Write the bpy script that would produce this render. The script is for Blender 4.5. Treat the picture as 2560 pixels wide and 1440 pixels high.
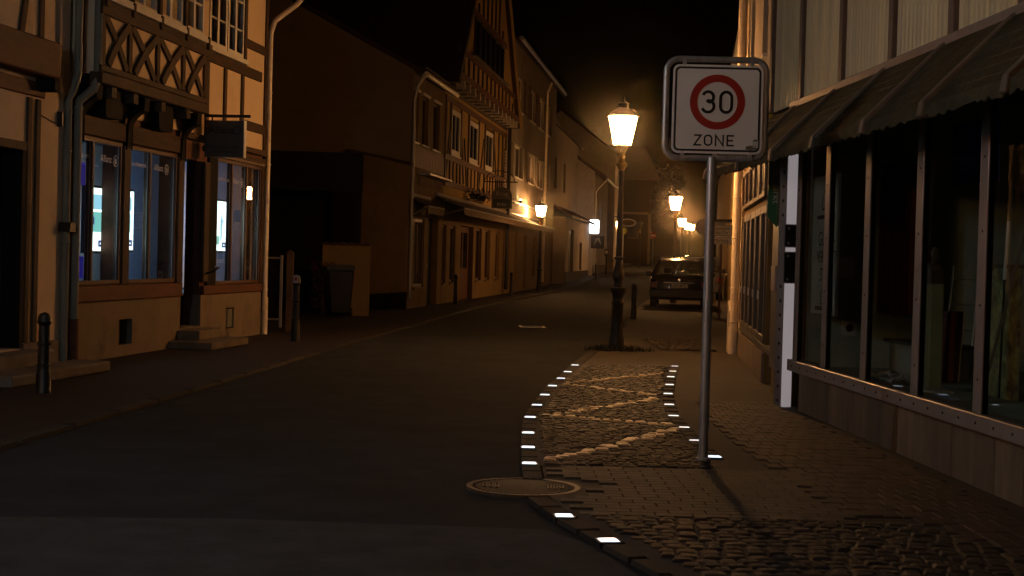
import bpy, bmesh, math, random
from mathutils import Vector, Matrix
R = math.radians
rnd = random.Random(11)
scene = bpy.context.scene
for o in list(bpy.data.objects):
    bpy.data.objects.remove(o, do_unlink=True)
C = scene.collection

# ------------------------------------------------------------------ camera, sky, exposure
cam_d = bpy.data.cameras.new('camera')
cam_d.sensor_width = 36.0
cam_d.lens = 36.0 * 3700 / 2560
cam_d.clip_start = 0.05
cam_d.clip_end = 2000
cam = bpy.data.objects.new('camera', cam_d)
C.objects.link(cam)
PITCH, ROLL = math.atan(75 / 3700), math.atan(0.027)
_R = Vector((1, 0, 0)); _U = Vector((0, math.sin(PITCH), math.cos(PITCH))); _F = Vector((0, math.cos(PITCH), -math.sin(PITCH)))
_X = _R * math.cos(ROLL) + _U * math.sin(ROLL); _Y = -_R * math.sin(ROLL) + _U * math.cos(ROLL)
_m = Matrix.Identity(4)
for i in range(3):
    _m[i][0] = _X[i]; _m[i][1] = _Y[i]; _m[i][2] = -_F[i]
_m[2][3] = 1.36
cam.matrix_world = _m
scene.camera = cam

world = bpy.data.worlds.new('World'); scene.world = world; world.use_nodes = True
wn = world.node_tree.nodes; wl = world.node_tree.links
bg = wn['Background']
sky = wn.new('ShaderNodeTexSky'); sky.sky_type = 'NISHITA'; sky.sun_disc = False
sky.sun_elevation = R(-9); sky.sun_rotation = R(200)
wl.new(sky.outputs[0], bg.inputs[0]); bg.inputs[1].default_value = 0.05

scene.view_settings.view_transform = 'Standard'
scene.view_settings.look = 'None'
scene.view_settings.exposure = 0.0
scene.view_settings.gamma = 1.0
scene.cycles.use_denoising = True
scene.cycles.max_bounces = 6
scene.cycles.diffuse_bounces = 3
scene.cycles.glossy_bounces = 3
scene.cycles.transmission_bounces = 4
scene.cycles.transparent_max_bounces = 12
scene.cycles.sample_clamp_indirect = 4.0
scene.cycles.caustics_reflective = False
scene.cycles.caustics_refractive = False
scene.cycles.blur_glossy = 0.5

LAMP_POWER = 310.0

# ------------------------------------------------------------------ materials
def M(name, col, rough=.6, var=.25, scale=5, bump=.0, bscale=60, metal=0, spec=.4, stretch=None, rand=.0, stain=None, stain_scale=1.2, rvar=.1, coat=0, low=None):
    m = bpy.data.materials.new(name); m.use_nodes = True
    nt = m.node_tree; N = nt.nodes; L = nt.links
    b = N['Principled BSDF']
    b.inputs['Metallic'].default_value = metal
    b.inputs['Specular IOR Level'].default_value = spec
    b.inputs['Coat Weight'].default_value = coat
    tc = N.new('ShaderNodeTexCoord'); mp = N.new('ShaderNodeMapping')
    L.new(tc.outputs['Object'], mp.inputs[0])
    if stretch: mp.inputs['Scale'].default_value = stretch
    n1 = N.new('ShaderNodeTexNoise'); n1.inputs['Scale'].default_value = scale; n1.inputs['Detail'].default_value = 6; n1.inputs['Roughness'].default_value = .65
    oi = N.new('ShaderNodeObjectInfo'); ge = N.new('ShaderNodeNewGeometry')
    L.new(mp.outputs[0], n1.inputs['Vector'])
    r1 = N.new('ShaderNodeMapRange'); r1.inputs['From Min'].default_value = .3; r1.inputs['From Max'].default_value = .7
    r1.inputs['To Min'].default_value = 1 - var; r1.inputs['To Max'].default_value = 1 + var
    L.new(n1.outputs[0], r1.inputs['Value'])
    fac = r1.outputs[0]
    if rand:
        ad = N.new('ShaderNodeMath'); ad.operation = 'ADD'
        L.new(oi.outputs['Random'], ad.inputs[0]); L.new(ge.outputs['Random Per Island'], ad.inputs[1])
        fr = N.new('ShaderNodeMath'); fr.operation = 'FRACT'; L.new(ad.outputs[0], fr.inputs[0])
        r2 = N.new('ShaderNodeMapRange'); r2.inputs['To Min'].default_value = 1 - rand; r2.inputs['To Max'].default_value = 1 + rand
        L.new(fr.outputs[0], r2.inputs['Value'])
        mu = N.new('ShaderNodeMath'); mu.operation = 'MULTIPLY'; L.new(fac, mu.inputs[0]); L.new(r2.outputs[0], mu.inputs[1]); fac = mu.outputs[0]
    vm = N.new('ShaderNodeVectorMath'); vm.operation = 'SCALE'; vm.inputs[0].default_value = col
    L.new(fac, vm.inputs['Scale'])
    out = vm.outputs[0]
    if stain:
        n3 = N.new('ShaderNodeTexNoise'); n3.inputs['Scale'].default_value = stain_scale; n3.inputs['Detail'].default_value = 8; n3.inputs['Roughness'].default_value = .7
        L.new(mp.outputs[0], n3.inputs['Vector'])
        r3 = N.new('ShaderNodeMapRange'); r3.inputs['From Min'].default_value = .5; r3.inputs['From Max'].default_value = .72
        L.new(n3.outputs[0], r3.inputs['Value'])
        mx = N.new('ShaderNodeMix'); mx.data_type = 'RGBA'
        L.new(r3.outputs[0], mx.inputs['Factor']); L.new(out, mx.inputs['A']); mx.inputs['B'].default_value = (*stain, 1)
        out = mx.outputs['Result']
    L.new(out, b.inputs['Base Color'])
    r4 = N.new('ShaderNodeMapRange'); r4.inputs['To Min'].default_value = max(0.02, rough - rvar); r4.inputs['To Max'].default_value = min(1, rough + rvar)
    L.new(n1.outputs[0], r4.inputs['Value']); L.new(r4.outputs[0], b.inputs['Roughness'])
    if bump:
        n2 = N.new('ShaderNodeTexNoise'); n2.inputs['Scale'].default_value = bscale; n2.inputs['Detail'].default_value = 4
        L.new(mp.outputs[0], n2.inputs['Vector'])
        bp = N.new('ShaderNodeBump'); bp.inputs['Strength'].default_value = bump; bp.inputs['Distance'].default_value = .02
        L.new(n2.outputs[0], bp.inputs['Height']); L.new(bp.outputs[0], b.inputs['Normal'])
    return m

def EM(name, col, strength, base=(.6, .6, .6)):
    m = bpy.data.materials.new(name); m.use_nodes = True
    b = m.node_tree.nodes['Principled BSDF']
    b.inputs['Base Color'].default_value = (*base, 1)
    b.inputs['Emission Color'].default_value = (*col, 1); b.inputs['Emission Strength'].default_value = strength
    b.inputs['Roughness'].default_value = .3
    return m

def GLASS(name, tint=(.8, .85, .85), refl=1.0, rough=.0, ior=1.5, wav=0):
    m = bpy.data.materials.new(name); m.use_nodes = True
    nt = m.node_tree; N = nt.nodes; L = nt.links
    N.remove(N['Principled BSDF']); o = N['Material Output']
    t = N.new('ShaderNodeBsdfTransparent'); t.inputs[0].default_value = (*tint, 1)
    g = N.new('ShaderNodeBsdfGlossy'); g.inputs[0].default_value = (refl, refl, refl, 1); g.inputs['Roughness'].default_value = rough
    ge = N.new('ShaderNodeNewGeometry'); dt = N.new('ShaderNodeVectorMath'); dt.operation = 'DOT_PRODUCT'
    L.new(ge.outputs['Incoming'], dt.inputs[0]); L.new(ge.outputs['Normal'], dt.inputs[1])
    def mth(op, a, b=None):
        n = N.new('ShaderNodeMath'); n.operation = op
        for i, v in enumerate((a, b)):
            if v is None: continue
            if hasattr(v, 'links'): L.new(v, n.inputs[i])
            else: n.inputs[i].default_value = v
        return n.outputs[0]
    fr = mth('MULTIPLY_ADD', mth('POWER', mth('SUBTRACT', 1.0, mth('ABSOLUTE', dt.outputs['Value'])), 5.0), .94)
    fr.node.inputs[2].default_value = .045
    mx = N.new('ShaderNodeMixShader'); L.new(fr, mx.inputs[0]); L.new(t.outputs[0], mx.inputs[1]); L.new(g.outputs[0], mx.inputs[2])
    L.new(mx.outputs[0], o.inputs[0])
    return m

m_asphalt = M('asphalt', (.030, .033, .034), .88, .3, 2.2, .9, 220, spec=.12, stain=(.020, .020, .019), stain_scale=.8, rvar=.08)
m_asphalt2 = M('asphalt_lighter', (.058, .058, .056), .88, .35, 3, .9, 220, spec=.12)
m_soil = M('soil', (.03, .028, .025), .9, .3, 2)
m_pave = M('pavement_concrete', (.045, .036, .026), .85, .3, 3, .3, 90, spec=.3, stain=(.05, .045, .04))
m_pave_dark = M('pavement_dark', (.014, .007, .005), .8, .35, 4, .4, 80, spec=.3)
m_clinker = M('clinker', (.028, .017, .013), .7, .3, 9, .4, 90, spec=.35, rand=.35)
m_slab = M('slab', (.04, .033, .026), .72, .3, 6, .3, 80, spec=.35, rand=.22)
m_sett = M('granite_sett', (.024, .018, .013), .6, .5, 18, .7, 60, spec=.28, rand=.6, rvar=.2)
m_sett_pale = M('granite_sett_pale', (.20, .14, .085), .32, .4, 18, .3, 60, spec=.6, rand=.3)
m_kerb = M('kerb_granite', (.03, .026, .021), .6, .35, 12, .3, 70, spec=.4, rand=.2)
m_kerb_dark = M('kerb_granite_dark', (.026, .022, .018), .8, .4, 12, .3, 70, spec=.2, rand=.35)
m_bed = M('mortar_bed', (.02, .018, .016), .9, .3, 8)
m_plaster = M('plaster_cream', (.70, .54, .36), .85, .08, 3, .12, 70, spec=.15, stain=(.60, .45, .30), stain_scale=1.5)
m_plinth = M('plinth_beige', (.20, .155, .11), .85, .12, 3, .2, 60, spec=.15, stain=(.13, .10, .075), stain_scale=1.8)
m_timber = M('timber_dark', (.055, .033, .02), .7, .45, 7, .5, 30, spec=.25, stretch=(1, 1, .3))
m_timber_h = M('timber_dark_rail', (.055, .033, .02), .7, .45, 7, .5, 30, spec=.25, stretch=(.3, 1, 1))
m_timber_red = M('timber_redbrown', (.10, .038, .02), .65, .4, 6, .3, 30, spec=.25, stretch=(.3, 1, 1))
m_timber_black = M('timber_black', (.005, .004, .003), .8, .4, 6, .3, 30, spec=.2)
m_white = M('white_paint', (.72, .68, .62), .5, .07, 8, .05, 60, spec=.4)
m_sash = M('sash_brown', (.09, .045, .026), .5, .35, 8, .1, 60, spec=.35)
m_sash_dark = M('sash_dark', (.02, .013, .01), .5, .3, 8, spec=.35)
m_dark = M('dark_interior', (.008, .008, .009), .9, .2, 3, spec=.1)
m_glass = GLASS('window_glass', (.93, .96, .96), 1.0)
m_glass_shop = GLASS('shop_glass', (.90, .94, .92), .35)
m_pane_dark = M('pane_dark', (.006, .007, .009), .06, .2, 2, spec=.6, rvar=.03)
m_zinc = M('zinc', (.33, .31, .28), .42, .15, 5, metal=.5, spec=.5, stretch=(1, 1, .4))
m_pipe_cream = M('pipe_cream', (.74, .62, .45), .45, .1, 4, spec=.4, stain=(.42, .33, .24), stain_scale=4)
m_pipe_grey = M('pipe_greygreen', (.17, .165, .13), .55, .2, 4, spec=.35)
m_iron = M('cast_iron', (.007, .007, .007), .4, .4, 12, .25, 60, spec=.3)
m_iron_lamp = M('lamp_iron', (.012, .010, .008), .4, .4, 12, .2, 60, spec=.35)
m_brass = M('lamp_gilt', (.32, .20, .07), .35, .3, 14, metal=.7)
m_steel = M('galvanised', (.36, .35, .36), .42, .25, 14, metal=.65, spec=.5, stretch=(1, 1, .3))
m_sign_w = M('sign_white', (.68, .62, .56), .4, .04, 3, spec=.4)
m_sign_r = M('sign_red', (.34, .022, .015), .4, .06, 3, spec=.4)
m_sign_k = M('sign_black', (.008, .007, .007), .45, .1, 3, spec=.3)
m_gable = M('gable_render', (.18, .135, .085), .9, .15, 1.2, .1, 50, spec=.1, stain=(.12, .088, .056), stain_scale=.6)
m_yellow = M('render_ochre', (.19, .125, .05), .85, .12, 2, .1, 50, spec=.12, stain=(.12, .08, .035))
m_yellow_lo = M('render_ochre_old', (.18, .12, .05), .88, .15, 2, .15, 50, spec=.12, stain=(.12, .08, .045), stain_scale=1.0)
m_infill = M('infill_ochre', (.38, .25, .09), .85, .12, 2, spec=.12, stain=(.28, .18, .07))
m_yellow_dull = M('render_ochre_dull', (.045, .03, .013), .88, .15, 2, spec=.1)
m_grey_wall = M('render_grey', (.30, .25, .20), .85, .12, 2, .1, 50, spec=.12, stain=(.22, .18, .14))
m_pale_wall = M('render_pale', (.42, .36, .29), .85, .1, 2, .1, 50, spec=.12, stain=(.33, .28, .22))
m_roof = M('roof_tile', (.05, .022, .016), .75, .35, 6, .3, 30, spec=.2, rand=.2)
m_awning = M('awning_cloth', (.03, .018, .014), .8, .3, 6, .1, 60, spec=.2)
m_valance = M('valance_cloth', (.22, .16, .11), .85, .2, 8, spec=.15)
m_clad = M('corrugated_cladding', (.72, .60, .35), .5, .2, 2, .1, 40, spec=.35, stretch=(3, 3, .15), rand=.04, stain=(.58, .48, .29), stain_scale=1.5)
m_batten = M('cladding_batten', (.14, .095, .07), .5, .2, 6, spec=.35)
m_canopy = M('canopy_board', (.065, .055, .03), .85, .5, 7, .7, 40, spec=.15, stain=(.025, .03, .012), stain_scale=3)
m_rib = M('canopy_rib', (.16, .125, .095), .6, .25, 6, .1, 60, spec=.3)
m_alu = M('aluminium_frame', (.30, .24, .21), .45, .15, 7, metal=.35, spec=.4)
m_bronze = M('shop_frame_grey', (.12, .105, .09), .45, .2, 7, metal=.3, spec=.4)
m_board = M('plinth_board', (.185, .135, .09), .7, .3, 5, .25, 40, spec=.2, stretch=(1.5, 1, .25), rand=.22)
m_green = M('sign_green', (.008, .12, .05), .45, .1, 4, spec=.4)
m_soft_white = M('lettering_grey', (.42, .42, .40), .5, .1, 8)
m_etch = M('etched_letters', (.45, .42, .4), .5, .1, 8)
m_carpaint = M('car_paint_dark', (.003, .003, .004), .25, .2, 3, spec=.2, coat=.1, rvar=.03)
m_carpaint2 = M('car_paint_silver', (.09, .10, .12), .25, .1, 3, metal=.4, spec=.5, coat=.7, rvar=.03)
m_rubber = M('rubber', (.012, .012, .012), .8, .2, 20)
m_rim = M('wheel_rim', (.3, .3, .3), .3, .1, 10, metal=.9)
m_carglass = GLASS('car_glass', (.8, .82, .8), .8)
m_taillight = M('tail_light', (.16, .01, .008), .15, .1, 5, spec=.6)
m_chrome = M('chrome', (.6, .6, .6), .12, .05, 5, metal=1.0)
m_trim = M('black_trim', (.006, .006, .006), .5, .2, 10)
m_leaf = M('foliage', (.02, .028, .009), .6, .5, 3, rand=.4)
m_bark = M('bark', (.05, .038, .028), .9, .4, 8, .6, 20)
m_weed = M('weeds', (.03, .035, .012), .7, .5, 6, rand=.4)
m_blue = EM('blue_panel', (.006, .006, .17), .8, (.01, .01, .12))
m_blue_dim = M('blue_drape', (.03, .03, .7), .8, .3, 5)
m_room = M('room_wall', (.45, .48, .52), .9, .15, 2)
m_room2 = M('shop_room_wall', (.36, .39, .33), .9, .3, 1.5, stain=(.24, .27, .23))
m_room_floor = M('shop_floor', (.14, .10, .08), .8, .4, 4)
m_red = M('red_panel', (.22, .03, .02), .6, .2, 4)
m_paper = M('paper', (.5, .48, .45), .8, .15, 8)
m_poster = M('poster_sheet', (.55, .54, .48), .8, .12, 4)
m_stone_step = M('step_stone', (.15, .115, .08), .8, .25, 6, .4, 50, stain=(.08, .06, .045))
m_lamp = EM('lamp_glow', (1, .47, .16), LAMP_POWER)
m_fill_cool = EM('fill_glow_cool', (.70, .86, 1.0), LAMP_POWER * .34)  # panes of the added lamp beside the viewer
m_fill_warm = EM('fill_glow_warm', (1, .47, .17), LAMP_POWER * .68)  # panes of the two added lamps out of view
m_led = EM('led_white', (.72, .86, 1.0), 1.5)
m_screen = EM('screen_glow', (.80, 1.0, 1.0), 2.6)
m_rear_fill = EM('rear_fill_glow', (.28, .55, 1.0), 6.0)  # added glow on the screen backs, lights the room
m_screen_teal = EM('screen_teal', (.25, .75, .70), 1.0)
m_screen_sky = EM('screen_sky', (.35, .75, .95), 1.2)
m_screen_blue = EM('screen_blue', (.01, .06, .40), .7)
m_blue_glow = EM('blue_edge_glow', (.008, .03, .5), .5, (.01, .02, .2))
m_lightbox = EM('lightbox_glow', (.80, .92, 1.0), 9.0)
m_face_glow = EM('face_glow_paint', (.92, .80, .82), .24)  # weak emission stands in for light falling on the white column face
m_uplight = EM('uplight_glow', (1, .62, .25), 260.0)

# added to imitate lens glow: even, thin haze (strongly forward scattering), which glows round the lamps
m_glow_haze = bpy.data.materials.new('lens_glow_haze'); m_glow_haze.use_nodes = True
_n = m_glow_haze.node_tree.nodes; _n.remove(_n['Principled BSDF']); _v = _n.new('ShaderNodeVolumePrincipled')
_v.inputs['Color'].default_value = (.95, .84, .70, 1); _v.inputs['Density'].default_value = .00036; _v.inputs['Anisotropy'].default_value = .988
m_glow_haze.node_tree.links.new(_v.outputs[0], _n['Material Output'].inputs['Volume'])

# ------------------------------------------------------------------ mesh helpers
class MB:
    def __init__(s): s.v = []; s.f = []
    def add(s, vs, fs):
        k = len(s.v); s.v += [tuple(a) for a in vs]; s.f += [tuple(i + k for i in q) for q in fs]; return s
    def box(s, x0, x1, y0, y1, z0, z1):
        return s.add([(x0, y0, z0), (x1, y0, z0), (x1, y1, z0), (x0, y1, z0), (x0, y0, z1), (x1, y0, z1), (x1, y1, z1), (x0, y1, z1)],
                     [(0, 3, 2, 1), (4, 5, 6, 7), (0, 1, 5, 4), (1, 2, 6, 5), (2, 3, 7, 6), (3, 0, 4, 7)])
    def prism(s, poly, y0, y1, axis='y'):
        n = len(poly)
        if axis == 'y': P = lambda a, t: (a[0], t, a[1])
        elif axis == 'x': P = lambda a, t: (t, a[0], a[1])
        else: P = lambda a, t: (a[0], a[1], t)
        vs = [P(a, y0) for a in poly] + [P(a, y1) for a in poly]
        return s.add(vs, [tuple(range(n)), tuple(range(2 * n - 1, n - 1, -1))] + [(i, i + n, (i + 1) % n + n, (i + 1) % n) for i in range(n)])
    def bar(s, p, q, w, y0, y1):
        d = Vector((q[0] - p[0], q[1] - p[1])); n = Vector((-d.y, d.x)).normalized() * w / 2
        return s.prism([(p[0] + n.x, p[1] + n.y), (p[0] - n.x, p[1] - n.y), (q[0] - n.x, q[1] - n.y), (q[0] + n.x, q[1] + n.y)], y0, y1)
    def curve_bar(s, pts, w, y0, y1):
        L = []; Rr = []
        for i, a in enumerate(pts):
            a0 = Vector(pts[max(0, i - 1)]); a1 = Vector(pts[min(len(pts) - 1, i + 1)]); d = (a1 - a0).normalized(); n = Vector((-d.y, d.x)) * w / 2
            L.append((a[0] + n.x, a[1] + n.y)); Rr.append((a[0] - n.x, a[1] - n.y))
        n = len(pts)
        vs = [(x, y0, z) for x, z in L] + [(x, y0, z) for x, z in Rr] + [(x, y1, z) for x, z in L] + [(x, y1, z) for x, z in Rr]
        fs = []
        for i in range(n - 1):
            fs += [(i, i + 1, n + i + 1, n + i), (2 * n + i, 3 * n + i, 3 * n + i + 1, 2 * n + i + 1), (i, 2 * n + i, 2 * n + i + 1, i + 1), (n + i, n + i + 1, 3 * n + i + 1, 3 * n + i)]
        fs += [(0, n, 3 * n, 2 * n), (n - 1, 3 * n - 1, 4 * n - 1, 2 * n - 1)]
        return s.add(vs, fs)
    def tube(s, path, r, n=10, caps=True):
        path = [Vector(p) for p in path]; rings = []
        rr = r if isinstance(r, (list, tuple)) else [r] * len(path)
        prev = None
        for i, p in enumerate(path):
            a = path[max(0, i - 1)]; b = path[min(len(path) - 1, i + 1)]; t = (b - a).normalized()
            if prev is None:
                u = t.cross(Vector((0, 0, 1)))
                if u.length < .01: u = t.cross(Vector((0, 1, 0)))
            else:
                u = prev - t * prev.dot(t)
            u.normalize(); prev = u.copy(); w = t.cross(u)
            rings.append([p + (u * math.cos(2 * math.pi * k / n) + w * math.sin(2 * math.pi * k / n)) * rr[i] for k in range(n)])
        vs = [v for rg in rings for v in rg]; fs = []
        for i in range(len(path) - 1):
            for k in range(n):
                fs.append((i * n + k, i * n + (k + 1) % n, (i + 1) * n + (k + 1) % n, (i + 1) * n + k))
        if caps:
            fs.append(tuple(range(n - 1, -1, -1))); fs.append(tuple((len(path) - 1) * n + k for k in range(n)))
        return s.add(vs, fs)
    def lathe(s, prof, n=16, c=(0, 0, 0), off=0.0):
        vs = []; fs = []
        for r, z in prof:
            for k in range(n):
                a = 2 * math.pi * (k + off) / n
                vs.append((c[0] + r * math.cos(a), c[1] + r * math.sin(a), c[2] + z))
        for i in range(len(prof) - 1):
            for k in range(n):
                fs.append((i * n + k, i * n + (k + 1) % n, (i + 1) * n + (k + 1) % n, (i + 1) * n + k))
        fs.append(tuple(range(n - 1, -1, -1))); fs.append(tuple((len(prof) - 1) * n + k for k in range(n)))
        return s.add(vs, fs)
    def ring(s, c, r0, r1, y, n=48, a0=0, a1=2 * math.pi, th=.002):
        # flat ring in the xz plane facing -y
        vs = []; fs = []; full = abs(a1 - a0 - 2 * math.pi) < 1e-6
        m = n if full else n + 1
        for k in range(m):
            a = a0 + (a1 - a0) * k / n
            for r in (r0, r1):
                for yy in (y, y + th):
                    vs.append((c[0] + r * math.cos(a), yy, c[1] + r * math.sin(a)))
        for k in range(n):
            i = 4 * k; j = 4 * ((k + 1) % m)
            fs += [(i, j, j + 2, i + 2), (i + 1, i + 3, j + 3, j + 1), (i, i + 1, j + 1, j), (i + 2, j + 2, j + 3, i + 3)]
        return s.add(vs, fs)
    def wall(s, x0, x1, z0, z1, holes=(), y=0, t=.25):
        # holes: (hx0,hx1,hz0,hz1) as real openings with reveals
        xs = sorted({x0, x1, *[min(max(v, x0), x1) for h in holes for v in h[:2]]}); zs = sorted({z0, z1, *[min(max(v, z0), z1) for h in holes for v in h[2:]]})
        def inh(x, z): return any(h[0] < x < h[1] and h[2] < z < h[3] for h in holes)
        solid = {}
        for i in range(len(xs) - 1):
            for j in range(len(zs) - 1):
                solid[i, j] = not inh((xs[i] + xs[i + 1]) / 2, (zs[j] + zs[j + 1]) / 2)
        for (i, j), ok in solid.items():
            if not ok: continue
            a, b, c, d = xs[i], xs[i + 1], zs[j], zs[j + 1]
            s.add([(a, y, c), (b, y, c), (b, y, d), (a, y, d), (a, y + t, c), (b, y + t, c), (b, y + t, d), (a, y + t, d)], [(0, 1, 2, 3), (5, 4, 7, 6)])
            if not solid.get((i - 1, j)): s.add([(a, y, c), (a, y, d), (a, y + t, d), (a, y + t, c)], [(0, 1, 2, 3)])
            if not solid.get((i + 1, j)): s.add([(b, y, c), (b, y + t, c), (b, y + t, d), (b, y, d)], [(0, 1, 2, 3)])
            if not solid.get((i, j - 1)): s.add([(a, y, c), (a, y + t, c), (b, y + t, c), (b, y, c)], [(0, 1, 2, 3)])
            if not solid.get((i, j + 1)): s.add([(a, y, d), (b, y, d), (b, y + t, d), (a, y + t, d)], [(0, 1, 2, 3)])
        return s
    def mesh(s, name, mat):
        me = bpy.data.meshes.new(name); me.from_pydata(s.v, [], s.f); me.validate(); me.materials.append(mat)
        bm = bmesh.new(); bm.from_mesh(me); bmesh.ops.recalc_face_normals(bm, faces=bm.faces); bm.to_mesh(me); bm.free()
        return me
    def build(s, name, mat, parent=None, smooth=False, bevel=0, **tags):
        me = s.mesh(name, mat)
        o = bpy.data.objects.new(name, me); C.objects.link(o)
        if parent is not None: o.parent = parent
        if smooth:
            for p in me.polygons: p.use_smooth = True
            try:
                me.set_sharp_from_angle(angle=R(40))
            except Exception:
                pass
        if bevel:
            b = o.modifiers.new('bevel', 'BEVEL'); b.width = bevel; b.segments = 1; b.limit_method = 'ANGLE'
        for k, v in tags.items(): o[k] = v
        return o

def thing(name, label, cat, loc=(0, 0, 0), rz=0, group=None):
    o = bpy.data.objects.new(name, None); C.objects.link(o); o.empty_display_size = .2
    o.location = loc; o.rotation_euler = (0, 0, rz); o['label'] = label; o['category'] = cat
    if group: o['group'] = group
    return o

def copy_tree(o, parent=None):
    c = o.copy(); C.objects.link(c); c.parent = parent
    for ch in list(o.children): copy_tree(ch, c)
    return c

def struct(o):
    o['kind'] = 'structure'; return o

def text(name, body, size, mat, parent, loc, rot=(R(90), 0, 0), ext=.0015, align='CENTER', sx=1.0, bold=0.0, space=1.0):
    cu = bpy.data.curves.new(name, 'FONT'); cu.body = body; cu.size = size; cu.extrude = ext; cu.align_x = align; cu.align_y = 'CENTER'
    cu.offset = bold; cu.space_character = space; cu.resolution_u = 3
    t = bpy.data.objects.new(name + '_curve', cu); C.objects.link(t)
    dg = bpy.context.evaluated_depsgraph_get(); me = bpy.data.meshes.new_from_object(t.evaluated_get(dg))
    bpy.data.objects.remove(t, do_unlink=True); bpy.data.curves.remove(cu)
    me.name = name; me.materials.clear(); me.materials.append(mat)
    o = bpy.data.objects.new(name, me); C.objects.link(o); o.parent = parent; o.location = loc; o.rotation_euler = rot; o.scale = (sx, 1, 1)
    return o

def rounded(x0, x1, z0, z1, r, n=6):
    P = []
    for cx, cz, a in ((x1 - r, z1 - r, 0), (x0 + r, z1 - r, 90), (x0 + r, z0 + r, 180), (x1 - r, z0 + r, 270)):
        for k in range(n + 1):
            t = R(a + 90 * k / n); P.append((cx + r * math.cos(t), cz + r * math.sin(t)))
    return P

def lerp_tab(tab, y):
    if y <= tab[0][0]: a, b = tab[0], tab[1]
    elif y >= tab[-1][0]: a, b = tab[-2], tab[-1]
    else:
        for a, b in zip(tab, tab[1:]):
            if a[0] <= y <= b[0]: break
    return a[1] + (b[1] - a[1]) * (y - a[0]) / (b[0] - a[0])

def gz(y): return 0.0 if y < 65 else .0166 * (y - 65)

# ------------------------------------------------------------------ ground, road, pavements
ROAD_L = [(-40, -6.5), (0, -4.05), (9.665, -3.322), (22.3, -2.387), (40, -.75), (61, 1.9), (86, 5.0), (120, 9.2), (160, 14.2)]
ROAD_R = [(-40, 4.5), (0, 2.45), (3, 1.75), (5.3, 1.0), (7.011, .45), (7.655, .26), (8.3, .12), (9.585, .10), (11.27, .105), (12.38, .135), (13.43, .21), (14.45, .305), (15.5, .405), (16.5, .525), (17.5, .64), (18.64, .77), (22, 1.2), (26, 1.75), (34, 2.6), (44, 3.7), (60, 5.6), (85, 8.8), (120, 13.4), (160, 18.4)]
WALL_L = lambda y: -2.566 + .1259 * (y - 36.718)

def strip(name, fl, fr, y0, y1, dz, step=1.0, thick=.0, nx=1):
    m = MB(); vs = []; fs = []
    ys = [y0 + (y1 - y0) * i / max(1, int((y1 - y0) / step)) for i in range(int((y1 - y0) / step) + 1)]
    for y in ys:
        a, b = fl(y), fr(y)
        for k in range(nx + 1): vs.append((a + (b - a) * k / nx, y, gz(y) + dz))
    w = nx + 1
    for i in range(len(ys) - 1):
        for k in range(nx): fs.append((i * w + k, i * w + k + 1, (i + 1) * w + k + 1, (i + 1) * w + k))
    if thick:
        n = len(vs); vs += [(x, y, z - thick) for x, y, z in vs[:n]]
        for i in range(len(ys) - 1):
            fs.append((i * w, (i + 1) * w, n + (i + 1) * w, n + i * w)); j = nx
            fs.append((i * w + j, n + i * w + j, n + (i + 1) * w + j, (i + 1) * w + j))
        fs.append((0, n, n + nx, nx)); e = (len(ys) - 1) * w; fs.append((e, e + nx, n + e + nx, n + e))
    m.add(vs, fs); return m

struct(strip('ground', lambda y: -160, lambda y: 170, -60, 200, -.06, 5).build('ground', m_soil))
road = struct(strip('road', lambda y: lerp_tab(ROAD_L, y) - .05, lambda y: lerp_tab(ROAD_R, y) + .05, -40, 160, 0, .5).build('road', m_asphalt))
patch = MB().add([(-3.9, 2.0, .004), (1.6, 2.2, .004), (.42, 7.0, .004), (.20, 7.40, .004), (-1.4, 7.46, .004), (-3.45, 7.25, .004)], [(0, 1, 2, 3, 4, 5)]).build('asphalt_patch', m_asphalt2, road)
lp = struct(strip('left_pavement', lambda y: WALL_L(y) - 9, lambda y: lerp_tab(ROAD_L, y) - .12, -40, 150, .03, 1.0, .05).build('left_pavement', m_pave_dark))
rp = struct(strip('right_pavement', lambda y: lerp_tab(ROAD_R, y) + .12, lambda y: lerp_tab(ROAD_R, y) + 8, -40, 150, .02, .4, .05).build('right_pavement', m_pave))

def unit_sett(seed, mat, dome=.12, cham=.14, name='sett', jit=1.0):
    q = random.Random(seed); m = MB()
    o = [(-.5, -.5), (.5, -.5), (.5, .5), (-.5, .5)]
    a = [(x + jit * q.uniform(-.05, .05), y + jit * q.uniform(-.05, .05)) for x, y in o]
    b = [(x * (1 - 2 * cham) + jit * q.uniform(-.03, .03), y * (1 - 2 * cham) + jit * q.uniform(-.03, .03)) for x, y in o]
    vs = [(x, y, 0) for x, y in a] + [(x, y, .72 + jit * q.uniform(-.06, .06)) for x, y in a] + [(x, y, 1 + jit * q.uniform(-.1, .08)) for x, y in b] + [(0, 0, 1 + dome)]
    fs = []
    for k in range(4):
        j = (k + 1) % 4
        fs += [(k, j, 4 + j, 4 + k), (4 + k, 4 + j, 8 + j, 8 + k), (8 + k, 8 + j, 12)]
    m.add(vs, fs); me = m.mesh(name, mat); return me, vs, fs

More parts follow.
